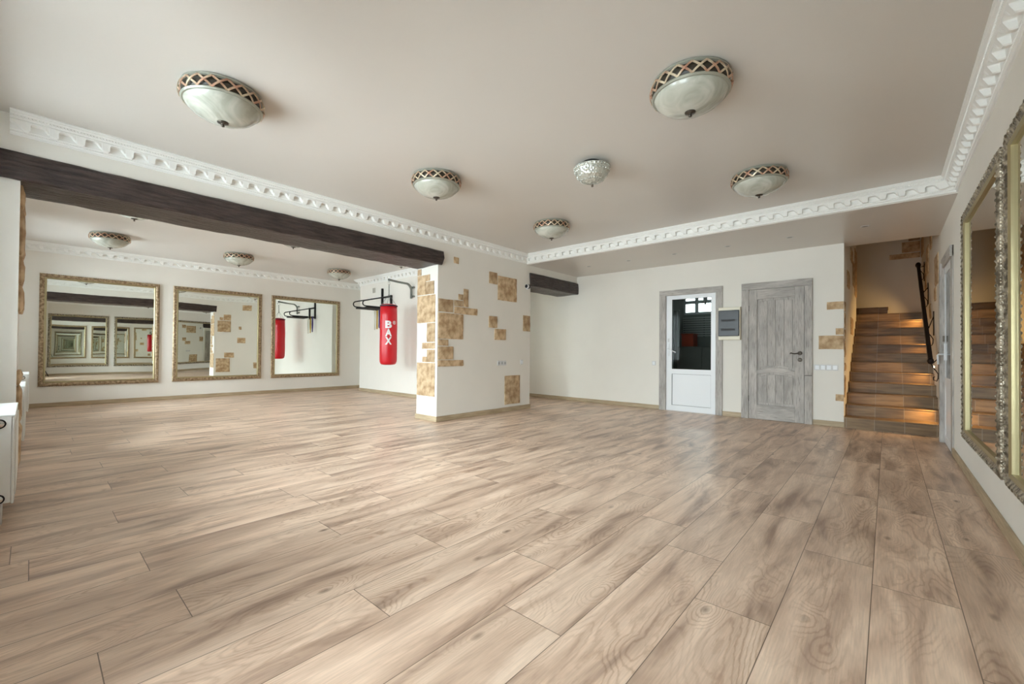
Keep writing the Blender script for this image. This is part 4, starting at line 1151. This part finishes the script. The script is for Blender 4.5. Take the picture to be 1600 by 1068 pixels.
def electrical_box():
    ox, oz = -2.115, 1.262
    t = thing('fuse_box', (ox, YD, oz), 'cream fuse box with smoked front between the two doors', 'fuse box')
    W, H = .330, .535
    MB().box(0, W, -.085, -.027, .0, H).build('housing', M['cream'], t, bevel=.006)
    MB().box(.004, W-.012, -.112, -.0855, .060, H-.050).build('smoked_door', M['smoke'], t, bevel=.010)
    MB().box(.03, W-.03, -.089, -.0855, .010, .050).build('lower_trim', M['cream'], t, bevel=.002)
    for z in (.15, .30): MB().box(.05, W-.07, -.1135, -.1121, z, z+.035).build('inner_rail_line', plain('dark_rail', (.03, .03, .033), .6) if z < .2 else bpy.data.materials['dark_rail'], t)
electrical_box()

# ------------------------------------------------------------------ radiators on the window wall
def radiator(x0, x1, y_front, z0, z1, label, valve='right'):
    t = thing('radiator', (x0, y_front, z0), label, 'radiator', 'white panel radiators under the windows')
    W, H, D = x1-x0, z1-z0, .11
    MB().box(.001, W-.001, -.014, -.001, 0, H-.012).build('front_panel', M['rad'], t, bevel=.005)
    MB().box(.001, W-.001, -D, -D+.013, 0, H-.012).build('back_panel', M['rad'], t, bevel=.005)
    for x in (0, W-.004): MB().box(x, x+.004, -D+.013, -.0142, .008, H-.012).build('side_cover', M['rad'], t, bevel=.001)
    MB().box(0, W, -D, 0, H-.0118, H).build('top_grille', M['rad'], t, bevel=.003)
    rib = MB(); n = int(W/.05)
    for k in range(n): rib.box(.03+k*(W-.06)/n, .045+k*(W-.06)/n, -.0008, .004, .04, H-.05)
    rib.build('ribs', M['rad'], t, bevel=.002)
    for z in (.035, H-.05):
        MB().lathe([(.021, 0), (.021, .006), (.014, .010), (.0005, .011)], (W, -.062, z), axis='X', seg=20).build('plug', M['chrome'], t, smooth='auto')
        MB().lathe([(.028, .0), (.028, .002)], (W+.0002, -.062, z), axis='X', seg=24).build('washer', M['rubber'], t)
    for x in (.12, W-.12): MB().box(x, x+.03, -D-(y_front-D-YW)+.002, -D-.001, .08, H-.08).build('wall_bracket', M['rad'], t)
    MB().tube([(.1, -D/2, .002), (.1, -D/2, -z0)], .010, seg=8).build('pipe', M['rad'], t, smooth=True)
    MB().tube([(W-.1, -D/2, .002), (W-.1, -D/2, -z0)], .010, seg=8).build('pipe', M['rad'], t, smooth=True)
radiator(-4.62, -3.80, -0.052, .135, .650, 'white panel radiator at the edge of the photo, nearest the camera')
radiator(-7.40, -6.50, -0.030, .10, .650, 'white panel radiator just beyond the near pier, lower in view')
radiator(-10.3, -9.40, -0.010, .10, .650, 'white panel radiator furthest along the window wall, by the far mirrors')

# ------------------------------------------------------------------ the photographer's tripod (seen in a far mirror)
def tripod():
    t = thing('camera_tripod', (0, 0, 0), 'black camera tripod seen only as a reflection in the first far mirror', 'tripod')
    back = Vector((-FWD.x, -FWD.y, 0)).normalized()
    c = back*0.09
    c.z = 0
    for k in range(3):
        a = math.radians(95+120*k); f = Vector((c.x+.30*math.cos(a), c.y+.30*math.sin(a), .008))
        if f.y < YW+.02: f.y = YW+.03
        MB().tube([f, c+Vector((0, 0, .72))], [.010, .014], seg=8).build('leg', M['rubber'], t, smooth=True)
    MB().tube([c+Vector((0, 0, .55)), c+Vector((0, 0, .90))], .016, seg=10).build('centre_column', M['rubber'], t, smooth=True)
    MB().blob(c+Vector((0, 0, .92)), .032, .032, .035, seg=12, rings=8).build('ball_head', M['rubber'], t, smooth=True)
    rot = Matrix.Rotation(math.radians(YAW), 3, 'Z')
    b = MB().box(-.065, .065, -.035, .035, -.05, .05); b.v = [tuple(rot @ Vector(q)+c+Vector((0, 0, 1.02))) for q in b.v]
    b.build('camera_body', M['rubber'], t, bevel=.006)
tripod()

# ------------------------------------------------------------------ utility room behind the glazed door
def utility():
    y0, y1, x0, x1 = YD+.17, 10.6, -4.4, -2.2
    mb = MB().box(x0-.1, x0, y0, y1+.1, 0, 2.75).box(x1, x1+.1, y0, y1+.1, 0, 2.75)
    wx0, wx1, wz0, wz1 = -3.74, -2.72, 1.97, 2.48
    mb.box(x0, x1, y1, y1+.1, 0, wz0).box(x0, x1, y1, y1+.1, wz1, 2.75).box(x0, wx0, y1, y1+.1, wz0, wz1).box(wx1, x1, y1, y1+.1, wz0, wz1)
    struct(mb, 'wall_utility', M['util_wall'])
    struct(MB().box(x0, x1, y0, y1, -.02, .0), 'floor', plain('utility_floor', (.22, .21, .20), .6))
    struct(MB().box(x0-.1, x1+.1, y0, y1+.1, 2.75, 2.85), 'ceiling', M['util_wall'])
    t = thing('window_6', (wx0, y1+.02, wz0), kind='structure')
    W_, H_ = wx1-wx0, wz1-wz0
    MB().box(0, .03, 0, .05, 0, H_).box(W_-.03, W_, 0, .05, 0, H_).box(.03, W_-.03, 0, .05, 0, .06).box(.03, W_-.03, 0, .05, H_-.04, H_).box(.25, .33, 0, .05, .06, H_-.04).box(.03, .25, 0, .05, .26, .34).box(.33, W_-.03, 0, .05, .26, .34).build('window_frame', M['white_pvc'], t)
    MB().box(.03, W_-.03, .022, .026, .06, H_-.04).build('pane', M['glass'], t)
    s = thing('slatted_blind', (-3.74, y1-.05, 1.42), 'dark horizontal slatted blind seen through the glazed door, below its window', 'blind')
    for k in range(9):
        MB().box(0, .9, -.015, .015, .02+k*.054, .050+k*.054).build('slat', M['switch'], s)
    MB().box(.01, .03, .0155, .02, 0, .5).box(.47, .49, .0155, .02, 0, .5).box(.86, .88, .0155, .02, 0, .5).build('ladder_cord', M['util_dark'], s)
    c = thing('storage_cabinet', (-3.68, 9.98, 0), 'grey utility cabinet seen through the glazed door', 'cabinet')
    MB().box(0, 1.15, 0, .5, 0, 1.19).build('carcass', plain('grey_laminate', (.16, .155, .14), .5), c, bevel=.004)
    MB().box(.01, .56, -.018, -.001, .02, 1.17).build('door', bpy.data.materials['grey_laminate'], c, bevel=.003)
    MB().box(.58, 1.14, -.018, -.001, .02, 1.17).build('door', bpy.data.materials['grey_laminate'], c, bevel=.003)
    k = thing('storage_crate', (-3.62, 10.10, 1.191), 'orange-red plastic crate on the cabinet behind the glazed door', 'crate')
    MB().box(0, .26, 0, .02, 0, .27).box(0, .26, .28, .30, 0, .27).box(0, .02, .02, .28, 0, .27).box(.24, .26, .02, .28, 0, .27).box(.02, .24, .02, .28, 0, .02).build('shell', M['crate'], k, bevel=.006)
    MB().box(-.012, .272, -.012, .312, .272, .30).build('lid', M['crate'], k, bevel=.006)
    cu = MB(); pts = []
    for i in range(25): pts.append((-3.84+.30*i/24, 9.62+.03*math.sin(i*1.55)))
    cu.v = [(x, y, z) for z in (.05, 1.98) for x, y in pts]; cu.f = [(i, i+1, 26+i, 25+i) for i in range(24)]; cu.m = [0]*24
    o = cu.build('curtain', plain('grey_curtain', (.07, .07, .062), .8), smooth=True); sm = o.modifiers.new('thick', 'SOLIDIFY'); sm.thickness = .004
    tag(o, 'grey-green curtain hanging behind the glazed door, at its hinge side', 'curtain')
    MB_ = MB().lathe([(.012, 0), (.012, .9)], (-4.395, 9.62, 1.99), axis='X', seg=10)
    tag(MB_.build('curtain_rail', M['steel'], smooth='auto'), 'thin grey curtain rail behind the glazed door', 'curtain rail')
    p = thing('pendant_lamp', (-3.0, 9.8, 2.75), 'small white pendant lamp against the bright window behind the glazed door', 'pendant lamp')
    MB().tube([(0, 0, 0), (0, 0, -.40)], .006, seg=6).build('cord', M['switch'], p)
    MB().lathe([(.02, -.40), (.045, -.42), (.045, -.58), (.02, -.62), (.008, -.66)], seg=16).build('shade', M['switch'], p, smooth='auto')
utility()
